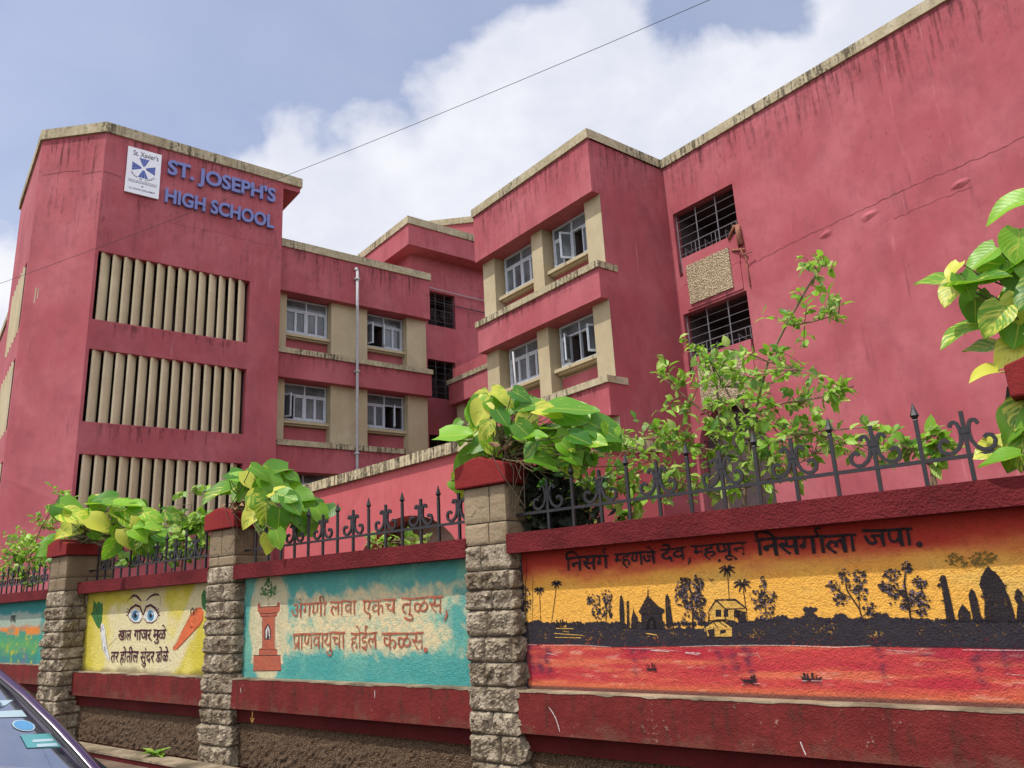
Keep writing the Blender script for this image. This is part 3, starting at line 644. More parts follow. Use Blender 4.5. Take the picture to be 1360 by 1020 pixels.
# ------------------------------------------------------------------ low annexe with arched doorway, in front of the court
AL = R(-47.84); AX = Vector((math.cos(AL), math.sin(AL), 0)); AN = Vector((AX.y, -AX.x, 0))
F_A = Frame((-5.931, 20.551, 0), AX, AN)
AB = thing('annexe_building', F_A(4, 0), 'low red annexe with streaky beige roof edge and wide arched doorway behind the railing', 'building')
mb = MB(); ac, ar, as_, at = 5.2, 2.05, 2.0, 3.32; H = 4.37
mb.quad(F_A(-.5, 0), F_A(ac-ar, 0), F_A(ac-ar, H), F_A(-.5, H)); mb.quad(F_A(ac+ar, 0), F_A(9, 0), F_A(9, H), F_A(ac+ar, H))
for k in range(20):
    x0, x1 = -ar+2*ar*k/20, -ar+2*ar*(k+1)/20; h = lambda x: as_+(at-as_)*math.sqrt(max(0, 1-(x/ar)**2))
    mb.quad(F_A(ac+x0, h(x0)), F_A(ac+x1, h(x1)), F_A(ac+x1, H), F_A(ac+x0, H))
    mb.quad(F_A(ac+x0, h(x0)), F_A(ac+x1, h(x1)), F_A(ac+x1, h(x1), -.4), F_A(ac+x0, h(x0), -.4))
for s in (-1, 1): mb.quad(F_A(ac+s*ar, 0), F_A(ac+s*ar, as_), F_A(ac+s*ar, as_, -.4), F_A(ac+s*ar, 0, -.4))
mb.box(F_A, ac-2.4, ac+2.4, 0, 4.1, -1.3, -1.1, 1); mb.box(F_A, ac-2.4, ac+2.4, 1.9, 2.5, -1.1, -1.04)
mb.box(F_A, -.5, -.4, 0, H, -4, -.002); mb.box(F_A, 8.9, 9, 0, H, -4, -.002); mb.box(F_A, -.5, 9, 4.2, 4.36, -4, -.003)
mb.build('wall', ['red_annexe', 'grey_room'], AB)
mb = MB(); mb.box(F_A, -.6, 9.1, H, 4.6, -4.05, .10); mb.build('coping', 'coping_striped', AB)
# the long overhead cable in front of everything
mb = MB(); pts = []
P0, P1, P2 = Vector((-14.96, 19.46, 10.06)), Vector((-4.69, 15.15, 10.71)), Vector((4.35, 10.41, 10.98))
for k in range(41):
    t = k/40*1.25-.1; a, b, c_ = 2*(t-.5)*(t-1), -4*t*(t-1), 2*t*(t-.5); pts.append(P0*a+P1*b+P2*c_)
mb.tube(pts, .0055, 5); tag(mb.build('overhead_cable', 'cable', None, False, P1), 'thin black overhead cable slanting across the sky past the louvred tower', 'cable')
# ------------------------------------------------------------------ painted figures: metres along the wall, metres up
MURAL = {
'sunset': [
  ('palm_tree','ink',[],[([(-3.803,1.616),(-3.802,1.528),(-3.807,1.354)],.006),([(-3.803,1.616),(-3.833,1.631),(-3.854,1.626)],.014),([(-3.803,1.616),(-3.816,1.638),(-3.826,1.638)],.014),([(-3.803,1.616),(-3.788,1.638),(-3.779,1.638)],.014),([(-3.803,1.616),(-3.772,1.63),(-3.752,1.625)],.014),([(-3.803,1.616),(-3.773,1.616),(-3.755,1.601)],.014),([(-3.803,1.616),(-3.832,1.618),(-3.852,1.605)],.014),([(-3.803,1.616),(-3.792,1.605),(-3.786,1.583)],.014),([(-3.803,1.616),(-3.815,1.606),(-3.824,1.585)],.014)],[]),
  ('palm_tree','ink',[],[([(-3.631,1.658),(-3.654,1.558),(-3.706,1.36)],.006),([(-3.631,1.658),(-3.66,1.673),(-3.68,1.668)],.014),([(-3.631,1.658),(-3.644,1.68),(-3.654,1.68)],.014),([(-3.631,1.658),(-3.616,1.68),(-3.608,1.679)],.014),([(-3.631,1.658),(-3.601,1.672),(-3.582,1.667)],.014),([(-3.631,1.658),(-3.603,1.658),(-3.585,1.643)],.014),([(-3.631,1.658),(-3.659,1.66),(-3.679,1.647)],.014),([(-3.631,1.658),(-3.621,1.647),(-3.615,1.626)],.014),([(-3.631,1.658),(-3.643,1.648),(-3.652,1.627)],.014)],[]),
  ('palm_tree','ink',[],[([(-2.228,1.679),(-2.229,1.617),(-2.238,1.493)],.006),([(-2.228,1.679),(-2.26,1.7),(-2.284,1.693)],.014),([(-2.228,1.679),(-2.241,1.709),(-2.252,1.709)],.014),([(-2.228,1.679),(-2.209,1.708),(-2.199,1.708)],.014),([(-2.228,1.679),(-2.192,1.698),(-2.171,1.691)],.014),([(-2.228,1.679),(-2.195,1.679),(-2.176,1.659)],.014),([(-2.228,1.679),(-2.26,1.683),(-2.284,1.665)],.014),([(-2.228,1.679),(-2.217,1.665),(-2.212,1.636)],.014),([(-2.228,1.679),(-2.242,1.666),(-2.254,1.638)],.014)],[]),
  ('palm_tree','ink',[],[([(-2.134,1.581),(-2.131,1.508),(-2.129,1.362)],.006),([(-2.134,1.581),(-2.167,1.602),(-2.192,1.595)],.014),([(-2.134,1.581),(-2.147,1.612),(-2.159,1.612)],.014),([(-2.134,1.581),(-2.115,1.612),(-2.105,1.612)],.014),([(-2.134,1.581),(-2.097,1.601),(-2.076,1.594)],.014),([(-2.134,1.581),(-2.101,1.581),(-2.081,1.561)],.014),([(-2.134,1.581),(-2.167,1.584),(-2.192,1.566)],.014),([(-2.134,1.581),(-2.123,1.567),(-2.118,1.537)],.014),([(-2.134,1.581),(-2.149,1.568),(-2.162,1.539)],.014)],[]),
  ('riverbank','ink',[[(-4.015,1.388),(-3.939,1.374),(-3.84,1.384),(-3.764,1.361),(-3.706,1.364),(-3.67,1.34),(-3.522,1.338),(-3.43,1.345),(-3.34,1.354),(-3.235,1.362),(-3.133,1.354),(-3.094,1.332),(-2.923,1.316),(-2.749,1.313),(-2.642,1.316),(-2.538,1.31),(-2.407,1.312),(-2.39,1.338),(-2.14,1.35),(-2.036,1.36),(-1.917,1.376),(-1.807,1.356),(-1.719,1.417),(-1.666,1.359),(-1.543,1.371),(-1.43,1.345),(-1.311,1.374),(-1.219,1.344),(-1.101,1.327),(-.983,1.333),(-.797,1.331),(-.563,1.324),(-.59,1.183),(-.823,1.191),(-1.151,1.193),(-1.482,1.199),(-1.877,1.205),(-2.194,1.206),(-2.65,1.2),(-3.183,1.195),(-3.532,1.214),(-4.026,1.219)]],[],[(-4.015,1.382,.053,.015,14),(-3.94,1.369,.053,.015,14),(-3.84,1.379,.051,.015,14),(-3.764,1.355,.05,.014,14),(-3.707,1.359,.05,.015,14),(-3.671,1.335,.05,.015,14),(-3.522,1.333,.048,.015,14),(-3.431,1.34,.047,.014,14),(-3.341,1.348,.046,.014,14),(-3.236,1.356,.046,.013,14),(-3.134,1.349,.045,.013,14),(-3.094,1.326,.044,.013,14),(-2.923,1.31,.042,.013,14),(-2.75,1.308,.041,.013,14),(-2.642,1.311,.039,.013,14),(-2.538,1.305,.038,.012,14),(-2.407,1.308,.038,.013,14),(-2.39,1.334,.048,.013,16),(-2.14,1.345,.045,.012,16),(-2.036,1.356,.044,.012,16),(-1.918,1.372,.043,.012,16),(-1.808,1.351,.042,.011,16),(-1.72,1.413,.041,.012,16),(-1.667,1.354,.041,.011,16),(-1.544,1.367,.039,.012,16),(-1.431,1.341,.038,.011,16),(-1.312,1.37,.037,.011,16),(-1.22,1.34,.036,.011,16),(-1.102,1.323,.035,.01,16),(-.984,1.329,.034,.01,16),(-.797,1.327,.032,.01,16),(-.564,1.32,.03,.01,16),(-3.944,1.365,.104,.012,16),(-3.781,1.362,.101,.012,16),(-3.623,1.36,.097,.012,16),(-3.471,1.357,.095,.012,16),(-3.322,1.355,.092,.012,16),(-3.179,1.352,.09,.011,16),(-3.039,1.35,.086,.012,16),(-2.904,1.348,.084,.012,16),(-2.772,1.345,.081,.011,16),(-2.645,1.343,.08,.011,16),(-2.521,1.341,.077,.011,16),(-2.4,1.339,.075,.011,16),(-2.283,1.337,.073,.01,16),(-2.169,1.335,.071,.01,16),(-2.058,1.333,.07,.01,16),(-1.947,1.349,.068,.01,16),(-1.841,1.347,.065,.009,16),(-1.739,1.345,.064,.009,16),(-1.639,1.343,.063,.009,16),(-1.541,1.342,.061,.01,16),(-1.446,1.34,.06,.01,16),(-1.353,1.338,.058,.009,16),(-1.262,1.336,.056,.009,16),(-1.174,1.335,.055,.01,16),(-1.087,1.333,.054,.009,16),(-1.003,1.331,.053,.009,16),(-.92,1.33,.051,.009,16),(-.84,1.328,.05,.009,16),(-.761,1.327,.049,.009,16),(-.684,1.325,.048,.008,16)]),
  ('slender_tree','ink',[],[([(-3.959,1.237),(-3.948,1.477),(-3.939,1.66),(-3.914,1.782),(-3.909,1.907)],.005),([(-3.895,1.296),(-3.876,1.535),(-3.854,1.748)],.004),([(-3.908,1.252),(-3.933,1.326),(-3.953,1.402)],.005)],[(-3.942,1.553,.052,.106,60),(-3.951,1.63,.02,.046,14)]),
  ('broadleaf_tree','ink',[],[([(-3.21,1.356),(-3.198,1.456),(-3.178,1.554)],.008),([(-3.205,1.386),(-3.253,1.443),(-3.291,1.501)],.006),([(-3.2,1.442),(-3.152,1.511)],.005)],[(-3.298,1.53,.056,.043,40),(-3.271,1.444,.056,.059,46),(-3.186,1.547,.045,.048,40),(-3.181,1.456,.037,.065,40),(-3.343,1.517,.021,.025,10)]),
  ('cypress','ink',[[(-3.093,1.322),(-3.086,1.453),(-3.072,1.543),(-3.059,1.556),(-3.046,1.521),(-3.046,1.424),(-3.056,1.321)],[(-3.036,1.321),(-3.02,1.506),(-3,1.513),(-3.015,1.321)],[(-2.721,1.317),(-2.71,1.496),(-2.702,1.536),(-2.685,1.546),(-2.671,1.508),(-2.67,1.415),(-2.663,1.316)]],[],[]),
  ('pavilion','ink',[[(-3.004,1.321),(-2.991,1.395),(-2.976,1.429),(-2.967,1.463),(-2.963,1.429),(-2.939,1.394),(-2.945,1.32)],[(-2.93,1.432),(-2.878,1.501),(-2.847,1.539),(-2.834,1.609),(-2.836,1.538),(-2.806,1.506),(-2.763,1.464),(-2.722,1.443),(-2.724,1.423),(-2.753,1.414),(-2.912,1.415)],[(-2.908,1.421),(-2.92,1.316),(-2.883,1.315),(-2.86,1.379),(-2.825,1.403),(-2.801,1.378),(-2.796,1.314),(-2.746,1.313),(-2.745,1.417)]],[],[]),
  ('pavilion_archway','gold',[[(-2.877,1.322),(-2.859,1.376),(-2.826,1.4),(-2.803,1.375),(-2.798,1.321)]],[],[]),
  ('pavilion_figure','ink',[[(-2.852,1.319),(-2.844,1.365),(-2.826,1.381),(-2.819,1.358),(-2.817,1.318)]],[],[]),
  ('broadleaf_tree','ink',[],[([(-2.519,1.31),(-2.505,1.437),(-2.502,1.541)],.008),([(-2.513,1.372),(-2.468,1.461),(-2.444,1.591)],.006),([(-2.509,1.398),(-2.561,1.491),(-2.584,1.544)],.005)],[(-2.583,1.558,.042,.043,40),(-2.531,1.608,.038,.047,40),(-2.452,1.591,.038,.052,44),(-2.531,1.49,.059,.047,46),(-2.45,1.487,.044,.039,40),(-2.463,1.384,.035,.036,30),(-2.584,1.36,.027,.028,18)]),
  ('house_walls','gold',[[(-2.391,1.412),(-2.331,1.484),(-2.276,1.433),(-2.277,1.369),(-2.358,1.37)],[(-2.276,1.433),(-2.325,1.487),(-2.198,1.482),(-2.142,1.436)],[(-2.277,1.427),(-2.21,1.425),(-2.219,1.358),(-2.279,1.359)],[(-2.436,1.32),(-2.369,1.354),(-2.3,1.356),(-2.242,1.317),(-2.244,1.301),(-2.439,1.294)],[(-2.427,1.3),(-2.243,1.307),(-2.249,1.26),(-2.419,1.254)]],[],[]),
  ('house_outline','ink',[[(-2.207,1.431),(-2.131,1.41),(-2.143,1.35),(-2.192,1.348)],[(-2.341,1.432),(-2.302,1.43),(-2.307,1.385),(-2.347,1.386)],[(-2.284,1.43),(-2.252,1.429),(-2.258,1.384),(-2.29,1.385)],[(-2.214,1.422),(-2.176,1.417),(-2.181,1.376),(-2.219,1.38)],[(-2.416,1.303),(-2.364,1.312),(-2.37,1.261),(-2.407,1.258)],[(-2.326,1.299),(-2.286,1.305),(-2.288,1.285),(-2.329,1.276)]],[([(-2.369,1.354),(-2.338,1.313)],.006),([(-2.324,1.353),(-2.275,1.317)],.006),([(-2.33,1.487),(-2.269,1.433),(-2.142,1.432)],.008),([(-2.219,1.327),(-2.192,1.24)],.006),([(-2.402,1.412),(-2.33,1.493),(-2.269,1.43)],.014),([(-2.33,1.493),(-2.194,1.489),(-2.122,1.429)],.014),([(-2.391,1.41),(-2.402,1.355)],.008),([(-2.273,1.43),(-2.282,1.359)],.007),([(-2.401,1.361),(-2.282,1.362),(-2.215,1.354)],.012),([(-2.429,1.316),(-2.422,1.258),(-2.25,1.256)],.01),([(-2.44,1.316),(-2.369,1.357),(-2.296,1.359),(-2.235,1.313)],.01)],[]),
  ('lamplight_strokes','gold',[],[([(-3.662,1.33),(-3.501,1.326)],.006),([(-3.683,1.294),(-3.419,1.277)],.005),([(-3.676,1.265),(-3.438,1.26)],.005),([(-3.598,1.307),(-3.543,1.304)],.004),([(-2.886,1.286),(-2.8,1.274)],.006)],[]),
  ('tiny_people','ink',[],[([(-3.657,1.337),(-3.649,1.395)],.01),([(-3.623,1.34),(-3.615,1.392)],.01),([(-3.599,1.339),(-3.596,1.397)],.012),([(-3.558,1.341),(-3.56,1.386)],.008),([(-3.516,1.344),(-3.511,1.381)],.008)],[(-3.623,1.348,.034,.011,8),(-3.447,1.355,.039,.02,14)]),
  ('broadleaf_tree','ink',[],[([(-2.526,1.316),(-2.509,1.423),(-2.514,1.54)],.008),([(-2.513,1.39),(-2.456,1.471)],.006)],[(-2.546,1.592,.065,.06,44),(-2.45,1.596,.045,.063,44),(-2.585,1.509,.05,.044,30),(-2.482,1.489,.078,.06,50),(-2.453,1.389,.04,.04,20),(-2.537,1.424,.049,.043,20)]),
  ('broadleaf_tree','ink',[],[([(-2.006,1.355),(-1.997,1.456),(-1.989,1.598)],.006)],[(-1.998,1.567,.023,.063,28),(-2.051,1.498,.044,.044,34),(-1.949,1.502,.036,.041,28),(-1.999,1.441,.073,.044,44),(-1.999,1.386,.047,.031,24)]),
  ('broadleaf_tree','ink',[],[([(-1.419,1.339),(-1.427,1.409),(-1.482,1.521),(-1.484,1.603)],.009),([(-1.427,1.409),(-1.415,1.511),(-1.396,1.599)],.007),([(-1.467,1.476),(-1.556,1.532)],.006),([(-1.415,1.365),(-1.353,1.421)],.006)],[(-1.484,1.603,.032,.044,34),(-1.558,1.547,.042,.039,34),(-1.397,1.591,.04,.047,40),(-1.527,1.471,.05,.038,38),(-1.403,1.496,.04,.038,30),(-1.37,1.407,.04,.037,30),(-1.444,1.527,.029,.029,16)]),
  ('broadleaf_tree','ink',[],[([(-1.16,1.329),(-1.153,1.415),(-1.158,1.543),(-1.132,1.635)],.011),([(-1.153,1.401),(-1.072,1.496),(-1.069,1.553)],.008),([(-1.153,1.457),(-1.228,1.539),(-1.268,1.548)],.007),([(-1.155,1.387),(-1.089,1.399)],.006)],[(-1.129,1.634,.024,.034,26),(-1.218,1.596,.049,.034,46),(-1.268,1.534,.036,.038,30),(-1.206,1.502,.049,.048,50),(-1.077,1.546,.035,.034,34),(-1.118,1.463,.053,.042,50),(-1.075,1.441,.034,.056,40),(-1.191,1.43,.062,.036,40),(-1.092,1.379,.028,.023,14)]),
  ('domed_monument','ink',[[(-.976,1.331),(-.97,1.423),(-.967,1.527),(-.968,1.564),(-.952,1.584),(-.936,1.571),(-.936,1.525),(-.932,1.422),(-.931,1.33)],[(-.923,1.33),(-.908,1.381),(-.891,1.407),(-.881,1.42),(-.871,1.407),(-.85,1.372),(-.856,1.328)],[(-.844,1.328),(-.844,1.406),(-.843,1.467),(-.824,1.502),(-.808,1.483),(-.803,1.431),(-.8,1.327)],[(-.791,1.327),(-.77,1.444),(-.788,1.455),(-.772,1.477),(-.781,1.518),(-.765,1.558),(-.738,1.597),(-.719,1.619),(-.709,1.595),(-.679,1.56),(-.661,1.512),(-.661,1.479),(-.653,1.459),(-.651,1.439),(-.646,1.387),(-.644,1.324)],[(-.644,1.324),(-.621,1.412),(-.631,1.439),(-.621,1.475),(-.605,1.493),(-.59,1.47),(-.58,1.437),(-.574,1.385),(-.582,1.323)]],[],[(-.961,1.492,.022,.082,20),(-.713,1.522,.059,.067,20)]),
  ('monument_doors','gold',[[(-.73,1.339),(-.722,1.382),(-.715,1.394),(-.71,1.382),(-.721,1.339)],[(-.702,1.338),(-.697,1.372),(-.688,1.38),(-.69,1.338)]],[],[]),
  ('foliage_smudge','olive',[],[],[(-.874,1.661,.05,.031,40),(-.736,1.658,.072,.035,50),(-.805,1.622,.073,.022,20)]),
  ('water_reflections','shade',[],[([(-3.936,1.192),(-3.928,1.137),(-3.917,1.082)],.009),([(-3.806,1.192),(-3.799,1.134),(-3.788,1.076)],.011),([(-3.799,1.149),(-3.791,1.105),(-3.779,1.062)],.017),([(-3.729,1.2),(-3.721,1.153),(-3.71,1.106)],.01),([(-3.688,1.121),(-3.679,1.099),(-3.665,1.078)],.008),([(-3.058,1.192),(-3.053,1.142),(-3.046,1.092)],.009),([(-2.96,1.192),(-2.955,1.156),(-2.946,1.119)],.008),([(-2.849,1.192),(-2.842,1.173),(-2.831,1.153)],.017),([(-3.185,1.179),(-3.179,1.138),(-3.169,1.097)],.006),([(-2.39,1.19),(-2.388,1.152),(-2.382,1.114)],.008),([(-2.31,1.19),(-2.31,1.136),(-2.306,1.083)],.012),([(-2.199,1.19),(-2.2,1.133),(-2.197,1.077)],.01),([(-2.428,1.177),(-2.43,1.105),(-2.428,1.034)],.007),([(-1.39,1.196),(-1.396,1.124),(-1.399,1.053)],.008),([(-1.151,1.19),(-1.152,1.154),(-1.151,1.118)],.011),([(-.914,1.173),(-.922,1.103),(-.927,1.033)],.008),([(-.855,1.18),(-.857,1.144),(-.856,1.108)],.016),([(-.782,1.18),(-.789,1.122),(-.792,1.064)],.01),([(-.72,1.167),(-.724,1.123),(-.725,1.078)],.012),([(-.659,1.18),(-.662,1.142),(-.662,1.104)],.018)],[]),
  ('reflection_smudge','shade',[],[],[(-1.177,1.118,.085,.024,60),(-1.275,1.096,.08,.02,30),(-.704,1.129,.055,.03,50),(-3.177,1.09,.076,.025,30),(-2.629,1.167,.078,.02,20)]),
  ('ripples','foam',[],[([(-4.02,1.218),(-3.853,1.21)],.006),([(-3.795,1.207),(-3.443,1.209),(-3.183,1.195)],.008),([(-3.083,1.186),(-2.858,1.182),(-2.629,1.167)],.006),([(-2.859,1.173),(-2.72,1.166)],.012),([(-2.593,1.16),(-2.484,1.155)],.01),([(-3.761,1.149),(-3.668,1.135)],.006),([(-3.765,1.106),(-3.69,1.099)],.004)],[]),
  ('ripples','foam',[],[([(-2.632,1.197),(-2.425,1.203),(-2.108,1.206),(-1.862,1.204),(-1.601,1.193),(-1.396,1.202)],.007),([(-2.598,1.157),(-2.497,1.145)],.008),([(-.922,1.18),(-.635,1.178)],.007),([(-2.097,1.162),(-2.07,1.117)],.005),([(-2.226,.968),(-2.09,.976)],.005),([(-1.829,.998),(-1.706,1.001)],.007),([(-.74,1.059),(-.658,1.054)],.004),([(-1.316,1.179),(-1.169,1.169)],.005)],[]),
  ('rowing_boat','ink',[[(-2.91,1.067),(-2.888,1.054),(-2.825,1.059),(-2.815,1.072),(-2.834,1.042),(-2.897,1.041)]],[([(-2.893,1.08),(-2.884,1.061)],.008),([(-2.86,1.094),(-2.859,1.061)],.01),([(-2.84,1.085),(-2.843,1.061)],.008),([(-2.913,1.037),(-2.865,1.051),(-2.82,1.033)],.006)],[]),
  ('rowing_boat','ink',[[(-2.232,1.01),(-2.208,.998),(-2.136,1),(-2.105,1.009),(-2.125,.983),(-2.204,.98)]],[([(-2.153,1.005),(-2.145,1.021)],.014),([(-2.136,1.006),(-2.129,1.027)],.014),([(-2.218,.964),(-2.157,.975),(-2.1,.961)],.006)],[]),
  ('rowing_boat','ink',[[(-1.837,1.027),(-1.811,1.016),(-1.734,1.015),(-1.702,1.027),(-1.717,1.006),(-1.825,1.004)]],[([(-1.81,1.019),(-1.811,1.045)],.014),([(-1.792,1.016),(-1.79,1.04)],.012),([(-1.764,1.017),(-1.76,1.046)],.014),([(-1.741,1.017),(-1.737,1.035)],.01),([(-1.838,.989),(-1.782,.999),(-1.706,.981)],.006)],[]),
  ('birds','ink',[],[([(-2.366,1.636),(-2.353,1.623),(-2.329,1.63)],.006),([(-2.357,1.625),(-2.343,1.614),(-2.327,1.625)],.005)],[]),
],
'tulsi': [
  ('planter_halo','cream',[[(-7.717,1.031),(-7.693,1.148),(-7.629,1.255),(-7.621,1.514),(-7.67,1.537),(-7.669,1.646),(-7.608,1.677),(-7.491,1.684),(-7.543,1.773),(-7.464,1.902),(-7.383,1.81),(-7.273,1.719),(-7.338,1.668),(-7.218,1.674),(-7.172,1.63),(-7.2,1.525),(-7.232,1.484),(-7.214,1.253),(-7.173,1.15),(-7.131,1.028)]],[],[]),
  ('tulsi_planter','brick',[[(-7.628,1.627),(-7.598,1.653),(-7.564,1.608),(-7.282,1.608),(-7.254,1.65),(-7.216,1.627),(-7.22,1.555),(-7.264,1.531),(-7.262,1.505),(-7.306,1.489),(-7.292,1.191),(-7.246,1.166),(-7.237,1.117),(-7.186,1.113),(-7.168,.966),(-7.665,.954),(-7.667,1.106),(-7.574,1.115),(-7.57,1.174),(-7.517,1.191),(-7.527,1.49),(-7.574,1.508),(-7.576,1.534),(-7.616,1.557)]],[],[]),
  ('planter_lines','ink',[],[([(-7.603,1.605),(-7.23,1.602)],.008),([(-7.584,1.535),(-7.256,1.535)],.008),([(-7.566,1.504),(-7.27,1.506)],.006),([(-7.578,1.174),(-7.239,1.166)],.006),([(-7.667,1.11),(-7.182,1.113)],.008),([(-7.534,1.49),(-7.51,1.191)],.006),([(-7.299,1.489),(-7.284,1.191)],.006),([(-7.559,1.115),(-7.562,1.17)],.004),([(-7.665,.954),(-7.168,.966)],.006)],[]),
  ('lamp_niche','ink',[[(-7.476,1.271),(-7.482,1.371),(-7.453,1.414),(-7.424,1.428),(-7.389,1.406),(-7.367,1.359),(-7.363,1.271)]],[],[]),
  ('lamp_flame','foam',[[(-7.458,1.28),(-7.462,1.365),(-7.423,1.415),(-7.386,1.364),(-7.378,1.279)]],[],[]),
  ('diya','ink',[[(-7.432,1.296),(-7.428,1.36),(-7.413,1.37),(-7.403,1.313),(-7.386,1.292),(-7.408,1.271),(-7.438,1.271)]],[],[]),
  ('tulsi_sprig','leaf',[],[([(-7.426,1.617),(-7.433,1.682),(-7.434,1.769)],.008),([(-7.433,1.671),(-7.514,1.75)],.005),([(-7.43,1.682),(-7.334,1.754)],.005),([(-7.432,1.725),(-7.467,1.814)],.004)],[(-7.515,1.761,.078,.048,26),(-7.44,1.813,.076,.062,34),(-7.343,1.765,.083,.048,28),(-7.417,1.735,.114,.039,28),(-7.444,1.874,.039,.031,10)]),
],
'eyes': [
  ('eye_white','white',[[(-10.534,1.584),(-10.478,1.539),(-10.376,1.497),(-10.236,1.499),(-10.151,1.549),(-10.209,1.625),(-10.357,1.672),(-10.471,1.645)]],[],[]),
  ('iris','blue',[[(-10.253,1.578),(-10.256,1.553),(-10.272,1.532),(-10.298,1.518),(-10.332,1.514),(-10.367,1.52),(-10.399,1.535),(-10.422,1.556),(-10.433,1.582),(-10.43,1.607),(-10.413,1.628),(-10.386,1.642),(-10.352,1.646),(-10.317,1.64),(-10.286,1.625),(-10.263,1.603)]],[],[]),
  ('pupil','ink',[[(-10.304,1.579),(-10.305,1.567),(-10.312,1.557),(-10.323,1.551),(-10.337,1.549),(-10.352,1.552),(-10.366,1.559),(-10.375,1.569),(-10.38,1.581),(-10.379,1.592),(-10.372,1.602),(-10.361,1.609),(-10.347,1.611),(-10.332,1.608),(-10.319,1.601),(-10.309,1.591)]],[],[]),
  ('eye_glint','white',[[(-10.289,1.6),(-10.289,1.595),(-10.293,1.59),(-10.298,1.587),(-10.305,1.586),(-10.313,1.587),(-10.319,1.59),(-10.324,1.595),(-10.327,1.601),(-10.326,1.607),(-10.323,1.612),(-10.317,1.615),(-10.31,1.616),(-10.303,1.615),(-10.296,1.611),(-10.291,1.606)]],[],[]),
  ('eyelashes','plum',[],[([(-10.554,1.589),(-10.49,1.672),(-10.363,1.712),(-10.237,1.687),(-10.147,1.586)],.03),([(-10.543,1.585),(-10.487,1.535),(-10.366,1.493),(-10.226,1.495),(-10.15,1.545)],.012),([(-10.552,1.58),(-10.594,1.599)],.012),([(-10.539,1.615),(-10.591,1.639)],.012),([(-10.524,1.642),(-10.578,1.679)],.012)],[]),
  ('eye_white','white',[[(-9.767,1.566),(-9.805,1.525),(-9.888,1.488),(-10.024,1.495),(-10.123,1.549),(-10.088,1.621),(-9.958,1.661),(-9.841,1.628)]],[],[]),
  ('iris','blue',[[(-9.86,1.569),(-9.863,1.544),(-9.878,1.524),(-9.904,1.511),(-9.936,1.506),(-9.969,1.512),(-9.999,1.526),(-10.021,1.548),(-10.031,1.573),(-10.028,1.597),(-10.012,1.618),(-9.986,1.631),(-9.954,1.635),(-9.921,1.629),(-9.891,1.615),(-9.87,1.593)]],[],[]),
  ('pupil','ink',[[(-9.909,1.57),(-9.91,1.558),(-9.916,1.549),(-9.927,1.542),(-9.941,1.54),(-9.955,1.543),(-9.967,1.55),(-9.977,1.56),(-9.981,1.571),(-9.98,1.583),(-9.973,1.592),(-9.963,1.599),(-9.949,1.601),(-9.935,1.598),(-9.922,1.591),(-9.913,1.581)]],[],[]),
  ('eye_glint','white',[[(-9.894,1.591),(-9.895,1.585),(-9.898,1.58),(-9.903,1.577),(-9.91,1.576),(-9.917,1.577),(-9.923,1.581),(-9.928,1.586),(-9.93,1.592),(-9.929,1.597),(-9.926,1.602),(-9.921,1.605),(-9.914,1.606),(-9.907,1.605),(-9.901,1.601),(-9.896,1.596)]],[],[]),
  ('eyelashes','plum',[],[([(-9.749,1.57),(-9.831,1.653),(-9.963,1.7),(-10.079,1.682),(-10.138,1.586)],.03),([(-9.758,1.566),(-9.795,1.52),(-9.897,1.484),(-10.033,1.491),(-10.123,1.544)],.012),([(-9.748,1.562),(-9.715,1.578)],.012),([(-9.771,1.596),(-9.729,1.616)],.012),([(-9.792,1.622),(-9.752,1.655)],.012)],[]),
  ('eyebrows','plum',[],[([(-10.52,1.796),(-10.449,1.833),(-10.372,1.83),(-10.291,1.798),(-10.22,1.758)],.03),([(-10.081,1.758),(-10.005,1.799),(-9.917,1.821),(-9.829,1.826),(-9.764,1.811)],.024),([(-10.595,1.72),(-10.576,1.786),(-10.498,1.84)],.006),([(-9.742,1.81),(-9.712,1.745),(-9.703,1.681)],.006)],[]),
  ('radish_leaf','leaf',[[(-11.594,1.822),(-11.489,1.76),(-11.416,1.8),(-11.344,1.755),(-11.311,1.805),(-11.277,1.683),(-11.282,1.544),(-11.294,1.498),(-11.334,1.43),(-11.415,1.465),(-11.528,1.549),(-11.635,1.646),(-11.582,1.656),(-11.577,1.739)]],[],[]),
  ('radish','white',[[(-11.294,1.498),(-11.221,1.497),(-11.166,1.427),(-11.106,1.268),(-11.019,1.133),(-10.949,1.023),(-11.023,1.044),(-11.142,1.133),(-11.235,1.269),(-11.289,1.36)]],[],[]),
  ('radish_marks','inkblue',[],[([(-11.288,1.463),(-11.285,1.395)],.03),([(-11.234,1.486),(-11.239,1.428),(-11.185,1.416)],.012),([(-11.196,1.337),(-11.192,1.291)],.006),([(-11.144,1.2),(-11.091,1.133)],.02),([(-11.268,1.36),(-11.192,1.178),(-10.969,1.023)],.006),([(-11.122,1.359),(-11.062,1.2),(-10.953,1.045)],.006),([(-11.042,1.2),(-10.81,1.311)],.004)],[]),
  ('carrot','orange',[[(-9.347,1.159),(-9.359,1.19),(-9.268,1.25),(-9.161,1.38),(-9.053,1.499),(-8.963,1.588),(-8.869,1.635),(-8.772,1.636),(-8.71,1.591),(-8.715,1.492),(-8.771,1.434),(-8.956,1.338),(-9.105,1.249),(-9.258,1.17)]],[],[]),
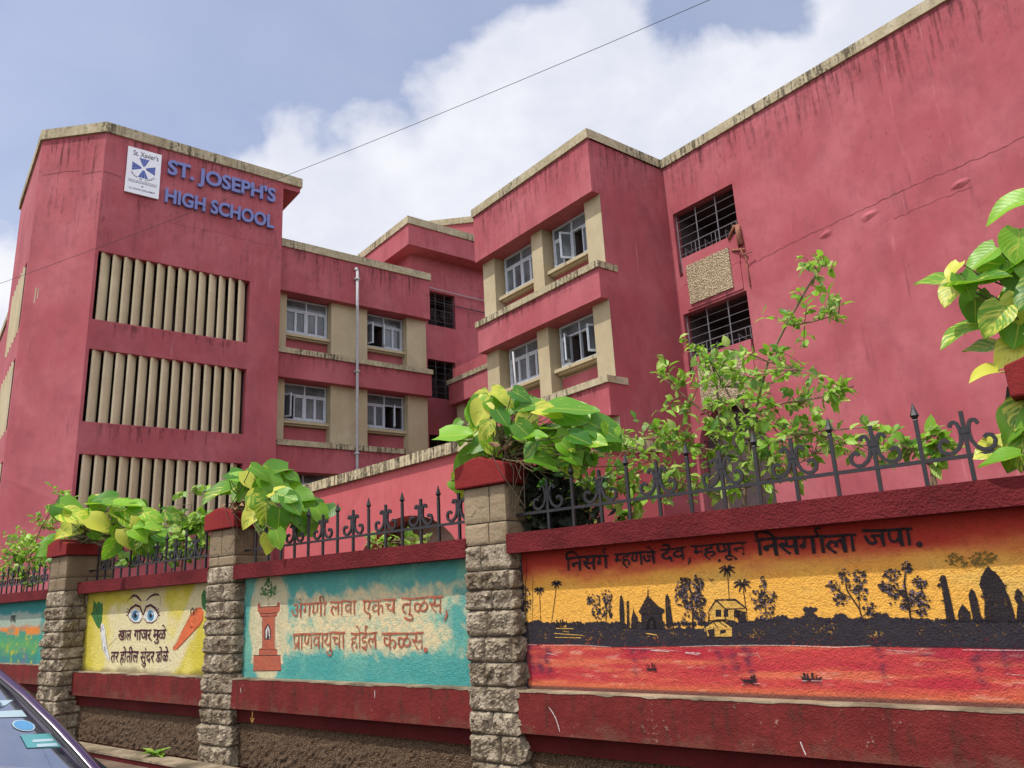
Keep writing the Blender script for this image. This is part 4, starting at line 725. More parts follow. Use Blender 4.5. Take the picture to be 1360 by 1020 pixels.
  ('carrot_face','ink',[],[([(-8.977,1.538),(-8.993,1.609),(-8.948,1.634),(-8.918,1.577),(-8.939,1.547)],.02),([(-8.908,1.552),(-8.898,1.612),(-8.86,1.619),(-8.863,1.575)],.016),([(-9.041,1.459),(-8.963,1.407),(-8.887,1.432)],.006),([(-8.974,1.434),(-8.957,1.417)],.012),([(-9.029,1.499),(-9.001,1.458)],.004),([(-9.359,1.19),(-9.161,1.38),(-8.963,1.588)],.004),([(-9.258,1.17),(-8.956,1.338),(-8.715,1.492)],.005)],[]),
  ('carrot_leaf','leaf',[[(-8.756,1.672),(-8.774,1.773),(-8.733,1.827),(-8.619,1.846),(-8.557,1.824),(-8.544,1.685),(-8.597,1.608),(-8.672,1.594),(-8.729,1.627)]],[],[]),
  ('leaf_lines','inkgreen',[],[([(-8.715,1.641),(-8.646,1.728),(-8.578,1.815)],.006),([(-8.663,1.705),(-8.587,1.706)],.004),([(-8.641,1.748),(-8.727,1.771)],.004),([(-11.516,1.76),(-11.358,1.499)],.005)],[]),
],
}
WORDS = [('sunset','ink','nisarg',(-3.533,1.853),(-3.142,1.85),.102),('sunset','ink','mhanje',(-3.092,1.852),(-2.749,1.844),.087),('sunset','ink','dev',(-2.711,1.852),(-2.509,1.859),.084),('sunset','ink','mhanun',(-2.465,1.861),(-2.067,1.856),.083),('sunset','ink','nisargala',(-2.019,1.872),(-1.377,1.852),.112),('sunset','ink','japa',(-1.343,1.865),(-1.064,1.857),.103),('eyes','plum','khal',(-10.768,1.409),(-10.41,1.408),.123),('eyes','plum','gajar',(-10.343,1.407),(-9.895,1.406),.124),('eyes','plum','mule',(-9.85,1.405),(-9.529,1.405),.12),('eyes','plum','tar',(-10.93,1.14),(-10.712,1.143),.132),('eyes','plum','hotil',(-10.673,1.143),(-10.182,1.147),.133),('eyes','plum','sundar',(-10.136,1.145),(-9.779,1.148),.129),('eyes','plum','dole',(-9.744,1.148),(-9.442,1.151),.122),('tulsi','brick','angani',(-7.012,1.621),(-6.434,1.63),.143),('tulsi','brick','lava',(-6.388,1.624),(-5.984,1.626),.137),('tulsi','brick','ekach',(-5.905,1.619),(-5.445,1.621),.139),('tulsi','brick','tulas',(-5.373,1.622),(-4.844,1.624),.146),('tulsi','brick','pran',(-6.979,1.33),(-6.155,1.341),.158),('tulsi','brick','hoil',(-6.075,1.328),(-5.699,1.335),.15),('tulsi','brick','kalas',(-5.63,1.323),(-5.08,1.331),.153)]
DOTS = [('sunset','ink',-1.04,1.756,.022),('sunset','ink',-2.272,1.745,.014),('eyes','plum',-9.876,1.277,.014),('eyes','plum',-9.4,1.048,.014),('tulsi','brick',-5.072,1.171,.03)]
COMMAS = [('sunset','ink',-2.495,1.76,.05),('tulsi','brick',-4.821,1.457,.09)]
POTHOS_4 = [(-4.385,3.195,.32,110),(-4.169,3.179,.2,80),(-3.988,3.2,.23,30),(-3.827,3.196,.17,40),(-3.735,3.1,.24,15),(-3.328,2.985,.38,18),(-3.119,2.793,.28,35),(-4.673,3.015,.22,172),(-4.455,2.943,.3,4),(-4.649,2.753,.32,130),(-4.663,2.532,.24,95),(-4.316,3,.23,150),(-4.125,3.069,.2,120),(-3.948,3.003,.19,60),(-3.788,2.925,.21,100),(-4.069,2.924,.16,100),(-3.965,2.808,.18,120),(-4.121,2.775,.2,60),(-4.285,2.826,.18,130),(-3.836,2.831,.16,40),(-3.583,2.889,.22,8),(-3.562,2.791,.17,0),(-3.685,2.835,.2,60),(-3.451,2.741,.2,70),(-3.326,2.79,.2,20),(-3.233,2.714,.19,40),(-3.147,2.677,.18,30),(-3.539,2.592,.23,20),(-3.423,2.636,.17,80),(-3.696,2.693,.17,110),(-3.347,2.655,.15,60),(-3.705,2.441,.15,160),(-3.86,3.078,.21,80),(-3.509,2.964,.22,30),(-4.211,2.889,.18,100),(-4.471,3.088,.19,140),(-3.624,2.73,.19,40),(-3.934,2.893,.19,90),(-3.45,2.533,.18,60),(-3.318,2.575,.16,40),(-4.332,3.115,.22,100),(-4.026,3.109,.2,60)]
POTHOS_5 = [(-.244,3.549,.22,175),(-.254,3.409,.19,170),(-.426,3.298,.19,125),(-.69,3.274,.21,185),(-.569,3.247,.12,120),(-.601,3.129,.17,110),(-.435,3.154,.27,5),(-.324,3.213,.25,150),(-.37,3.053,.25,160),(-.318,2.957,.18,110),(-.613,2.934,.23,165),(-.427,2.902,.19,120),(-.532,2.812,.18,165),(-.521,2.645,.16,175),(-.405,2.741,.19,140),(-.267,3.124,.21,80),(-.242,3.3,.19,100),(-.514,3.052,.19,100),(-.4,3.206,.21,140),(-.337,2.843,.21,100),(-.516,3.136,.16,100),(-.17,3.379,.23,150),(-.225,3.011,.22,120),(-.207,3.187,.23,100),(-.459,2.366,.2,120),(-.453,2.233,.24,110),(-.581,2.234,.22,150),(-.547,2.154,.2,170),(-.422,2.397,.17,100)]
POTHOS_3 = [(-8.427,2.945,.42,150),(-7.866,3.046,.31,20),(-7.497,3.057,.35,160),(-7.654,2.971,.31,60),(-8.115,2.932,.29,120),(-7.33,2.883,.3,60),(-7.131,2.744,.29,30),(-6.942,2.655,.31,50),(-7.524,2.813,.28,90),(-7.686,2.832,.26,110),(-6.795,2.595,.26,60),(-7.049,2.555,.25,90),(-7.41,2.547,.25,130),(-7.281,2.67,.27,60),(-6.721,2.5,.2,70),(-7.507,2.511,.23,140),(-7.118,2.429,.25,110),(-7.855,2.876,.26,110),(-7.336,3.023,.26,30),(-8.011,2.992,.29,140),(-7.237,2.552,.23,90),(-6.972,2.459,.24,90),(-7.342,2.337,.2,100),(-7.223,2.239,.2,90),(-6.928,2.259,.2,80),(-6.852,2.689,.24,20),(-7.439,2.711,.23,120)]
POTHOS_2 = [(-12.196,3.095,.42,40),(-11.849,3.11,.36,20),(-11.35,3.132,.38,0),(-11.034,3.158,.32,170),(-10.756,3.042,.31,10),(-10.453,3.02,.36,0),(-12.278,2.922,.39,150),(-11.701,2.943,.38,30),(-11.258,2.924,.37,10),(-10.731,2.896,.36,20),(-10.33,2.855,.33,30),(-10.041,2.826,.28,20),(-12.501,2.838,.37,160),(-11.95,2.764,.38,140),(-11.45,2.795,.35,60),(-10.914,2.77,.34,30),(-10.505,2.732,.33,40),(-10.112,2.673,.32,60),(-9.835,2.67,.2,20),(-12.787,2.732,.32,160),(-12.231,2.712,.36,140),(-11.211,2.676,.29,40),(-10.683,2.608,.26,60),(-10.235,2.547,.28,70),(-13.079,2.622,.35,165),(-12.736,2.519,.27,120),(-10.452,2.404,.26,95),(-10.129,2.471,.25,80),(-9.911,2.565,.25,50),(-11.918,2.888,.33,120),(-12.628,2.589,.29,150),(-10.733,2.309,.19,95)]
SHRUB_BIG = ([[(-2.368,1.885),(-2.279,2.324),(-2.159,2.767),(-1.98,3.203),(-1.798,3.458),(-1.59,3.713),(-1.477,3.835)],[(-2.426,1.89),(-2.446,2.288),(-2.45,2.639),(-2.449,2.891),(-2.444,3.185),(-2.484,3.383)],[(-2.163,2.738),(-2.339,3.01),(-2.463,3.283),(-2.564,3.428)],[(-2.132,2.832),(-1.912,2.866),(-1.665,2.857),(-1.412,2.895)],[(-2.446,2.818),(-2.629,3.006),(-2.777,3.181),(-2.895,3.297)],[(-2.219,2.545),(-1.925,2.584),(-1.652,2.594),(-1.375,2.563)],[(-2.458,2.581),(-2.734,2.685),(-2.996,2.777),(-3.298,2.787)],[(-2.442,2.23),(-2.835,2.395),(-3.165,2.531),(-3.538,2.485)],[(-1.772,3.439),(-1.631,3.443),(-1.447,3.469)],[(-1.98,3.203),(-1.821,3.108),(-1.717,3.056)],[(-1.68,2.582),(-1.488,2.486),(-1.233,2.394)],[(-2.835,2.395),(-3.148,2.687),(-3.59,2.754)],[(-2.316,2.272),(-2.044,2.349),(-1.803,2.481)]],[(-1.474,3.822,.1,.07,14),(-1.532,3.731,.09,.06,8),(-1.629,3.64,.08,.06,8),(-1.456,3.478,.13,.05,14),(-1.603,3.442,.12,.06,10),(-1.739,3.431,.08,.07,8),(-1.811,3.33,.1,.08,10),(-1.872,3.226,.09,.08,10),(-2.465,3.378,.21,.08,22),(-2.561,3.453,.08,.06,8),(-2.361,3.18,.2,.11,24),(-2.507,3.199,.21,.11,20),(-2.2,3.266,.09,.09,8),(-2.768,3.192,.13,.06,10),(-2.869,3.278,.09,.05,8),(-2.115,3.084,.17,.1,20),(-1.827,3.063,.17,.09,18),(-1.964,2.905,.22,.11,30),(-1.691,2.862,.23,.1,28),(-1.475,2.886,.15,.06,14),(-2.235,2.869,.2,.1,24),(-2.607,2.921,.3,.14,40),(-2.959,2.796,.31,.14,40),(-3.27,2.77,.2,.11,24),(-2.418,2.646,.36,.17,60),(-2.047,2.644,.32,.17,56),(-1.738,2.625,.27,.14,44),(-1.483,2.512,.17,.11,24),(-1.288,2.496,.17,.08,16),(-3.317,2.457,.33,.19,50),(-2.825,2.485,.33,.19,56),(-2.457,2.347,.27,.16,36),(-3.593,2.722,.27,.22,40),(-3.544,2.422,.22,.18,30),(-2.16,2.337,.23,.16,30),(-1.929,2.445,.19,.13,26),(-3.848,2.525,.26,.2,30),(-1.261,2.367,.13,.05,10),(-3.118,2.308,.28,.12,30),(-4.067,2.365,.36,.23,110),(-3.817,2.422,.3,.26,60),(-4.203,2.231,.31,.09,40)])
SHRUB_SPUR = ([[(-1.079,1.926),(-1.012,2.26),(-.943,2.449)],[(-1.012,2.26),(-1.096,2.373),(-1.178,2.437)]],[(-.936,2.438,.12,.06,16),(-1.028,2.423,.15,.06,18),(-1.157,2.423,.09,.05,10),(-.968,2.328,.14,.06,14)])
SHRUB_LOW = ([[(-3.055,2.045),(-3.011,2.154),(-3.036,2.225)]],[(-3.034,2.179,.11,.08,16),(-2.57,2.41,.06,.07,8)])
SHRUB_MID = ([[(-10.434,2.022),(-10.392,2.526),(-10.249,3.03),(-10.347,3.199)],[(-10.74,2.037),(-10.729,2.449),(-10.622,2.753)],[(-9.947,1.997),(-10.056,2.499),(-9.932,2.791)]],[(-10.341,3.145,.07,.13,10),(-10.367,2.834,.29,.17,50),(-10.607,2.627,.29,.19,60),(-10.067,2.601,.28,.21,70),(-10.786,2.401,.2,.15,30),(-10.275,2.364,.31,.14,50),(-9.932,2.791,.14,.12,20)])
SHRUB_TEAL = ([[(-5.803,2.08),(-5.781,2.15)]],[(-5.673,2.156,.1,.05,9),(-6.069,2.159,.1,.05,8),(-5.353,2.102,.07,.04,5),(-5.164,2.128,.06,.03,5)])
SHRUB_LEFT = ([[(-15.907,2.036),(-15.751,2.687),(-15.387,3.191),(-14.922,3.517),(-14.72,3.719)],[(-16.257,2.05),(-16.259,2.653),(-15.983,2.905)],[(-15.402,2.016),(-15.444,2.535),(-15.168,2.973)]],[(-14.666,3.752,.14,.12,12),(-14.987,3.524,.15,.13,12),(-15.322,3.318,.19,.14,14),(-15.023,3.157,.14,.13,10),(-15.535,3.124,.19,.14,14),(-16.958,3.164,.27,.2,26),(-16.244,2.966,.35,.2,44),(-15.617,2.81,.34,.19,44),(-16.661,2.68,.36,.23,40),(-15.707,2.525,.4,.19,40),(-15.1,2.707,.15,.21,24),(-16.912,2.418,.33,.17,24),(-15.64,2.285,.34,.13,24)])
# ------------------------------------------------------------------ painted boundary wall
rng = np.random.default_rng(11)
def vnoise(X, Y, seed, octs=4):
    out = np.zeros_like(X); amp = 1; tot = 0; r = np.random.default_rng(seed)
    for o in range(octs):
        G = r.random((64, 64)); x = X*2**o; y = Y*2**o; i = np.floor(x).astype(int); j = np.floor(y).astype(int); fx = x-i; fy = y-j
        fx = fx*fx*(3-2*fx); fy = fy*fy*(3-2*fy); g = lambda a, b: G[a % 64, b % 64]
        out += amp*((g(i, j)*(1-fx)+g(i+1, j)*fx)*(1-fy)+(g(i, j+1)*(1-fx)+g(i+1, j+1)*fx)*fy); tot += amp; amp *= .55
    return out/tot
def smooth(x, a, b): t = np.clip((x-a)/(b-a), 0, 1); return t*t*(3-2*t)
def lerp(a, b, f): return np.asarray(a)*(1-f[..., None])+np.asarray(b)*f[..., None]
def ramp(z, stops):
    zs = [s[0] for s in stops]; return np.stack([np.interp(z, zs, [s[1][k] for s in stops]) for k in range(3)], -1)
def paint_sunset(T, Z):
    n = vnoise(T*3, Z*9, 1); n2 = vnoise(T*2, Z*30, 2); zz = Z+(n-.5)*.16+(T+2)*.004
    c = ramp(zz, [(1.26, (.68, .36, .07)), (1.60, (.70, .36, .065)), (1.68, (.67, .28, .055)), (1.74, (.52, .12, .045)), (1.79, (.40, .045, .028)), (1.92, (.32, .028, .02))])  # sunset red at the top, deepened to take in the coping's shadow
    g = smooth(vnoise(T*1.5+9, Z*4, 3), .55, .75)*smooth(Z, 1.75, 1.6); c = lerp(c, (.55, .40, .12), g*.5)
    wtr = lerp(np.full(T.shape+(3,), .0)+np.array((.44, .05, .05)), (.56, .13, .07), smooth(n2, .48, .75)); wtr = lerp(wtr, (.38, .03, .045), smooth(vnoise(T*2+5, Z*12, 4), .5, .75))
    wtr = lerp(wtr, (.62, .30, .22), smooth(vnoise(T*6, Z*60, 5), .66, .8)*.6); wtr = lerp(wtr, (.62, .22, .07), smooth(Z, .98, .90)*.5)
    for t_, w_, z0_, k_ in ((-3.93, .03, .98, .8), (-3.85, .035, .97, .9), (-3.77, .03, .98, .8), (-3.02, .02, .99, .8), (-2.93, .04, 1.1, .7), (-2.36, .02, 1.02, .7), (-2.28, .035, 1.0, .7), (-2.17, .03, .98, .8), (-1.36, .018, 1.0, .7), (-1.12, .02, 1.08, .8), (-1.12, .12, 1.10, .6), (-.87, .022, .99, .8), (-.82, .05, 1.12, .7), (-.74, .02, 1.06, .7), (-.67, .06, 1.10, .6), (-.58, .05, 1.1, .7)):
        m_ = np.exp(-((T-t_+(vnoise(T*4, Z*26, 31)-.5)*.07-(1.25-Z)*.06)/w_)**2)*smooth(Z, z0_-.05, z0_+.08)*smooth(vnoise(T*7, Z*50, 32), .25, .6)*k_; wtr = lerp(wtr, (.085, .025, .05), m_)
    c = lerp(c, wtr, smooth(Z+(vnoise(T*3, Z*0+1, 33)-.5)*.012, 1.255, 1.245)); c = lerp(c, (.05, .04, .05), smooth(T, -3.955, -3.965)); c = lerp(c, (.04, .035, .04), smooth(Z, .925, .905)*.8); return c  # left edge strip paints the jamb's shade; foot line is dirt
def paint_tulsi(T, Z):
    n = vnoise(T*5, Z*5, 6, 5); base = lerp(np.zeros(T.shape+(3,))+np.array((.085, .31, .27)), (.15, .38, .29), smooth(n, .4, .7)); base = lerp(base, (.035, .24, .24), smooth(Z, 1.2, .95)*.5)
    d = np.maximum(np.abs(T+5.92)/1.24, np.abs(Z-1.43)/.30); d = d+(vnoise(T*7, Z*7, 7, 5)-.5)*.75+(vnoise((T+Z)*16, (T-Z)*5, 8, 3)-.5)*.35
    c = lerp(base, (.60, .50, .29), smooth(d, 1.06, .72)*(.62+.38*smooth(vnoise(T*30, Z*30, 41, 2), .3, .6))); d2 = np.hypot((T+7.42)/.34, (Z-1.45)/.62)+(n-.5)*.5
    return lerp(c, (.55, .47, .28), smooth(d2, 1.1, .95)*.85)
def paint_eyes(T, Z):
    n = vnoise(T*3, Z*3, 9, 5); base = lerp(np.zeros(T.shape+(3,))+np.array((.50, .42, .05)), (.58, .50, .12), smooth(n, .4, .7))
    d = np.hypot((T+10.25)/1.15, (Z-1.22)/.52)+(n-.5)*.9; c = lerp(base, (.60, .53, .31), smooth(d, 1.15, .75))
    c = lerp(c, (.55, .47, .28), smooth(np.abs(T+10.05), .5, .35)*smooth(Z, 1.4, 1.6)*.7)
    d3 = np.abs((T+9.05)-(Z-1.45)*.85+.0)+(n-.5)*.15; c = lerp(c, (.60, .53, .33), smooth(d3, .30, .18)*.8)
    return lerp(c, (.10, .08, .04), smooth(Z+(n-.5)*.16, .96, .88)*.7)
def paint_field(T, Z):
    n = vnoise(T*4, Z*8, 12, 5); c = ramp(Z+(n-.5)*.2, [(.75, (.05, .16, .22)), (1.0, (.04, .20, .16)), (1.15, (.10, .30, .10)), (1.35, (.05, .24, .16)), (1.46, (.40, .18, .10)), (1.52, (.30, .36, .28)), (1.68, (.28, .36, .30)), (1.74, (.04, .22, .22)), (1.95, (.04, .24, .22))])
    c = lerp(c, (.16, .12, .24), smooth(vnoise(T*2+3, Z*3, 13), .5, .7)*smooth(Z, 1.2, 1.0)); c = lerp(c, (.60, .20, .04), smooth(np.abs(Z-1.42), .09, .03)*smooth(n, .45, .6))
    c = lerp(c, (.32, .34, .04), smooth(vnoise(T*9, Z*14, 14), .58, .75)*smooth(Z, 1.4, 1.3)); return lerp(c, (.04, .25, .22), smooth(T, -14.85, -14.7)*.8)
def mural(fr, t0, t1, z0, z1, d, fn, parent, step=.012):
    nu = int((t1-t0)/step)+1; nz = int((z1-z0)/step)+1; T, Z = np.meshgrid(np.linspace(t0, t1, nu), np.linspace(z0, z1, nz)); col = np.clip(fn(T, Z), 0, 1)
    base = np.array(ROOTS[parent.name]); o = np.array(fr(0, 0, d)); V = o+T[..., None]*np.array(fr.ax)+Z[..., None]*np.array((0, 0, 1.))-base
    idx = np.arange(nu*nz).reshape(nz, nu); Fq = np.stack([idx[:-1, :-1], idx[:-1, 1:], idx[1:, 1:], idx[1:, :-1]], -1).reshape(-1, 4)
    me = bpy.data.meshes.new('mural'); me.from_pydata(V.reshape(-1, 3).tolist(), [], Fq.tolist()); me.materials.append(M['mural'])
    at = me.color_attributes.new('paint', 'FLOAT_COLOR', 'POINT'); at.data.foreach_set('color', np.concatenate([col.reshape(-1, 3), np.ones((nu*nz, 1))], 1).astype(np.float32).ravel())
    ob = bpy.data.objects.new('mural', me); COL.objects.link(ob); ob.parent = parent; ROOTS[ob.name] = Vector(base); return ob
def stroke(mb, fr, pts, wd_, d):
    L = []; n = len(pts)
    for i, p in enumerate(pts):
        a = pts[max(i-1, 0)]; b = pts[min(i+1, n-1)]; tx, tz_ = b[0]-a[0], b[1]-a[1]; l = math.hypot(tx, tz_) or 1; k = wd_*(.5 if 0 < i < n-1 or n == 2 else .3)
        L.append((fr(p[0]-tz_/l*k, p[1]+tx/l*k, d), fr(p[0]+tz_/l*k, p[1]-tx/l*k, d)))
    for i in range(n-1): mb.quad(L[i][0], L[i][1], L[i+1][1], L[i+1][0])
def poly(mb, fr, pts, d):
    bm = bmesh.new(); vs = [bm.verts.new((p[0], p[1], 0)) for p in pts]; bm.faces.new(vs); bmesh.ops.triangulate(bm, faces=bm.faces[:])
    bm.verts.index_update(); mb.add([fr(v.co.x, v.co.y, d) for v in bm.verts], [tuple(v.index for v in f.verts) for f in bm.faces]); bm.free()
def figures(panel, fr, d, parent):
    rr = random.Random(5); lay = 0
    for name, col, P, S, B in MURAL[panel]:
        if name in ('water_reflections', 'reflection_smudge'): continue
        if name == 'riverbank': col = 'bank'
        if name == 'ripples': S = [(q, w_*.4) for q, w_ in S]
        lay += 1; dd = d+.002+.00012*(lay % 30)+(.0012 if col in ('ink', 'plum') and name not in ('riverbank', 'lamp_niche', 'planter_lines') else 0)
        mb = MB()
        for p in P: poly(mb, fr, p, dd)
        for s, w_ in S: stroke(mb, fr, s, w_, dd+.00006)
        for cx, cz, rx, rz, n in B:
            for k in range(int(n*(1.5 if name in ('riverbank', 'domed_monument') else 1.0))):
                a = rr.uniform(0, 6.283); q = math.sqrt(rr.random()); x = cx+rx*q*math.cos(a); z = cz+rz*q*math.sin(a); s = rr.uniform(.008, .022) if name == 'tulsi_sprig' else rr.uniform(.004, .014) if name != 'riverbank' else rr.uniform(.008, .02); m_ = rr.randint(4, 6); ph = rr.uniform(0, 6)
                poly(mb, fr, [(x+s*rr.uniform(.5, 1.2)*math.cos(ph+6.283*j/m_), z+s*.8*rr.uniform(.5, 1.2)*math.sin(ph+6.283*j/m_)) for j in range(m_)], dd+.00004+.0000008*k)
        if 'tree' in name and B:
            f0 = len(mb.f)
            for cx, cz, rx, rz, n in B:
                for k in range(int(n*.35)):
                    a = rr.uniform(0, 6.283); q = math.sqrt(rr.random()); x = cx+rx*q*math.cos(a); z = cz+rz*q*math.sin(a); s = rr.uniform(.004, .010); ph = rr.uniform(0, 6)
                    poly(mb, fr, [(x+s*math.cos(ph+2.09*j), z+s*.7*math.sin(ph+2.09*j)) for j in range(3)], dd+.0003)
            mb.mi[f0:] = [1]*(len(mb.f)-f0)
        mb.build(name, ['p_'+col, 'p_mauve'], parent, recalc=False)
# lettering: visual-order glyph runs; ('x', f) = keep the run left of fraction f of its width (half letters)
WORD = {'nisarg': ['िनसग'], 'mhanje': [('म', .70), 'हणजे'], 'dev': ['देव'], 'mhanun': [('म', .70), 'हणून'], 'nisargala': ['िनसगाला'], 'japa': ['जपा'], 'khal': ['खाल'], 'gajar': ['गाजर'], 'mule': ['मुळे'],
        'tar': ['तर'], 'hotil': ['होतील'], 'sundar': ['सुंदर'], 'dole': ['डोळे'], 'angani': ['अंगणी'], 'lava': ['लावा'], 'ekach': ['एकच'], 'tulas': ['तुळस'], 'pran': ['पाणवायुचा'], 'hoil': ['होईल'], 'kalas': ['कळस']}
REPH = {'nisarg': .93, 'nisargala': .655}
def word_mesh(key, bold):
    V = []; F = []; x = 0.0
    for run in WORD[key]:
        body, f = (run, None) if isinstance(run, str) else run
        v, fc = text_mesh(body, bold, 3); xs = [q[0] for q in v]; a, b = min(xs), max(xs)
        if f:
            bm = bmesh.new(); vs = [bm.verts.new((q[0], q[1], 0)) for q in v]
            for g in fc:
                try: bm.faces.new([vs[i] for i in g])
                except ValueError: pass
            bmesh.ops.bisect_plane(bm, geom=bm.verts[:]+bm.edges[:]+bm.faces[:], plane_co=(a+(b-a)*f, 0, 0), plane_no=(1, 0, 0), clear_outer=True)
            bm.verts.index_update(); v = [(q.co.x, q.co.y) for q in bm.verts]; fc = [tuple(q.index for q in g.verts) for g in bm.faces]; bm.free(); b = a+(b-a)*f
        k = len(V); V += [(q[0]-a+x, q[1]) for q in v]; F += [tuple(i+k for i in g) for g in fc]; x += b-a-(.0 if f else .0)
    return V, F, x
HEAD = .64   # headline height of the glyphs, in em
def lettering(panel, fr, d, parent):
    by = {}
    for p, col, key, l, r, h in WORDS:
        if p != panel: continue
        mb = by.setdefault(col, MB()); V, F, W_ = word_mesh(key, {'sunset': .014, 'tulsi': -.004, 'eyes': .014}[panel]); ux, uz = r[0]-l[0], r[1]-l[1]; s = h/HEAD; rr = random.Random(key)
        ph = rr.uniform(0, 6)
        def pt(x, y): 
            t = x/W_; wob = s*(.022*math.sin(ph+x*6+y*4)+.012*math.sin(ph*3+x*17)); x = x+.02*math.sin(ph*5+y*11+x*9); t = x/W_; return fr(l[0]+ux*t+.004*math.sin(ph*2+y*9), l[1]+uz*t+(y-HEAD)*s+wob, d)
        mb.add([pt(*v) for v in V], F)
        if key in REPH:
            x0 = REPH[key]*W_;
            st = [(x0, HEAD), (x0-.06, HEAD+.07), (x0-.08, HEAD+.15), (x0-.04, HEAD+.22), (x0+.04, HEAD+.24), (x0+.11, HEAD+.20)]
            q = [pt(*v) for v in st]; tmp = [(l[0]+ux*a/W_, l[1]+uz*a/W_+(b-HEAD)*s) for a, b in st]; stroke(mb, fr, tmp, .085*s, d+.0003)
        if key == 'pran':
            tmp = [(l[0]+ux*a/W_, l[1]+(b-HEAD)*s) for a, b in ((.40, .24), (.24, .10), (.12, .02))]; stroke(mb, fr, tmp, .075*s, d+.0003)
    for p, col, t, z, r in DOTS:
        if p == panel: poly(by[col], fr, [(t+r*.8*math.cos(k*.785), z+r*.8*math.sin(k*.785)) for k in range(8)], d)
    for p, col, t, z, h in COMMAS:
        if p == panel: stroke(by[col], fr, [(t+h*.1, z+h*.45), (t+h*.15, z), (t-h*.2, z-h*.55)], h*.28, d)
    for col, mb in by.items(): mb.build('lettering', 'p_'+col, parent, recalc=False)
def wall_panel(off, t0, t1, fn, label, panel=None, mz=(.885, 1.92)):
    fr = Frame(WN*(-4.9+off), WD, WN); th = thing('compound_wall', fr((t0+t1)/2, 0), label, 'wall', 'painted panels of the compound wall')
    mb = MB(); mb.box(fr, t0, t1, 0, 1.915, -.36, -.128); mb.build('core', 'wall_red', th)
    rr = random.Random(t0)
    mb = MB(); mb.box(fr, t0, t1, 1.912, 2.066, -.40, .035); mb.build('coping', 'coping_red', th)
    mb = MB(); mb.box(fr, t0, t1, .59, .885, -.125, 0); mb.build('band', 'wall_red', th)
    mb = MB(); mb.box(fr, t0, t1, .455, .588, -.125, -.075); mb.build('skirting', 'wall_red_dark', th)
    mb = MB(); nu = int((t1-t0)/.03)
    for k in range(nu):
        a = t0+(t1-t0)*k/nu; b = t0+(t1-t0)*(k+1)/nu; q = vnoise(np.array([a*6.0]), np.array([1.0]), 21)[0]; z = .884-.035*max(0, q-.42)
        mb.quad(fr(a, z, .004), fr(b, .884-.035*max(0, vnoise(np.array([b*6.0]), np.array([1.0]), 21)[0]-.42), .004), fr(b, .889, .003), fr(a, .889, .003)); mb.quad(fr(a, .889, .003), fr(b, .889, .003), fr(b, .889, -.12), fr(a, .889, -.12))
    mb.build('worn_ledge', 'worn', th, recalc=False)
    mb = MB(); nz = 14; nu = int((t1-t0)/.035); rg = np.random.default_rng(int(abs(t0*10)))
    H_ = rg.random((nu+1, nz+1)); V = [fr(t0+(t1-t0)*i/nu, .02+.435*j/nz, -.125+.020*H_[i, j]*(1.5-.9*j/nz)) for i in range(nu+1) for j in range(nz+1)]
    mb.add(V, [(i*(nz+1)+j, (i+1)*(nz+1)+j, (i+1)*(nz+1)+j+1, i*(nz+1)+j+1) for i in range(nu) for j in range(nz)]); mb.build('plinth', 'plinth', th, recalc=False)
    mu = mural(fr, t0, t1, mz[0], mz[1], -.12, fn, th)
    if panel: figures(panel, fr, -.12, mu); lettering(panel, fr, -.12+.0072, mu)
    return th, fr, mu
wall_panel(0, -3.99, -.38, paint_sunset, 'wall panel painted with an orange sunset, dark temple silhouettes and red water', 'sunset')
wall_panel(0, -7.88, -4.43, paint_tulsi, 'teal wall panel painted with red lettering beside a red tulsi planter', 'tulsi')
wall_panel(0, -11.78, -8.40, paint_eyes, 'yellow wall panel painted with a pair of blue eyes, a carrot and a radish', 'eyes')
th, fr, mu = wall_panel(-.55, -19.5, -12.3, paint_field, 'wall panel painted with a blue green landscape, mostly behind the purple car')
mb = MB(); V, F = text_mesh('टवा,', .02, 3); xs = [v[0] for v in V]; mb.add([fr(-16.35+(v[0]-max(xs))*.16+.5, 1.585+v[1]*.16, -.112) for v in V], F); mb.build('lettering', 'p_ink', mu, recalc=False)
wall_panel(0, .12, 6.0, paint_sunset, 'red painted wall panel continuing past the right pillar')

tul = bpy.data.objects['compound_wall.001']; mb = MB()
stroke(mb, WF, [(-7.585, .565), (-7.585, .50)], .018, -.072); poly(mb, WF, [(-7.63, .50), (-7.54, .50), (-7.585, .450)], -.072); mb.build('painted_arrow', 'p_gold', tul, recalc=False)
for nm, sc_ in (('compound_wall', [[(-3.685, .785), (-3.655, .75), (-3.631, .715), (-3.61, .66), (-3.60, .621)], [(-1.848, .673), (-1.824, .60)]]), ('compound_wall.001', [[(-7.70, .80), (-7.69, .75)], [(-5.6, .84), (-5.6, .78)]])):
    mb = MB()
    for q in sc_: stroke(mb, WF, q, .007, .0035)
    mb.build('paint_scratch', 'p_foam', bpy.data.objects[nm], recalc=False)
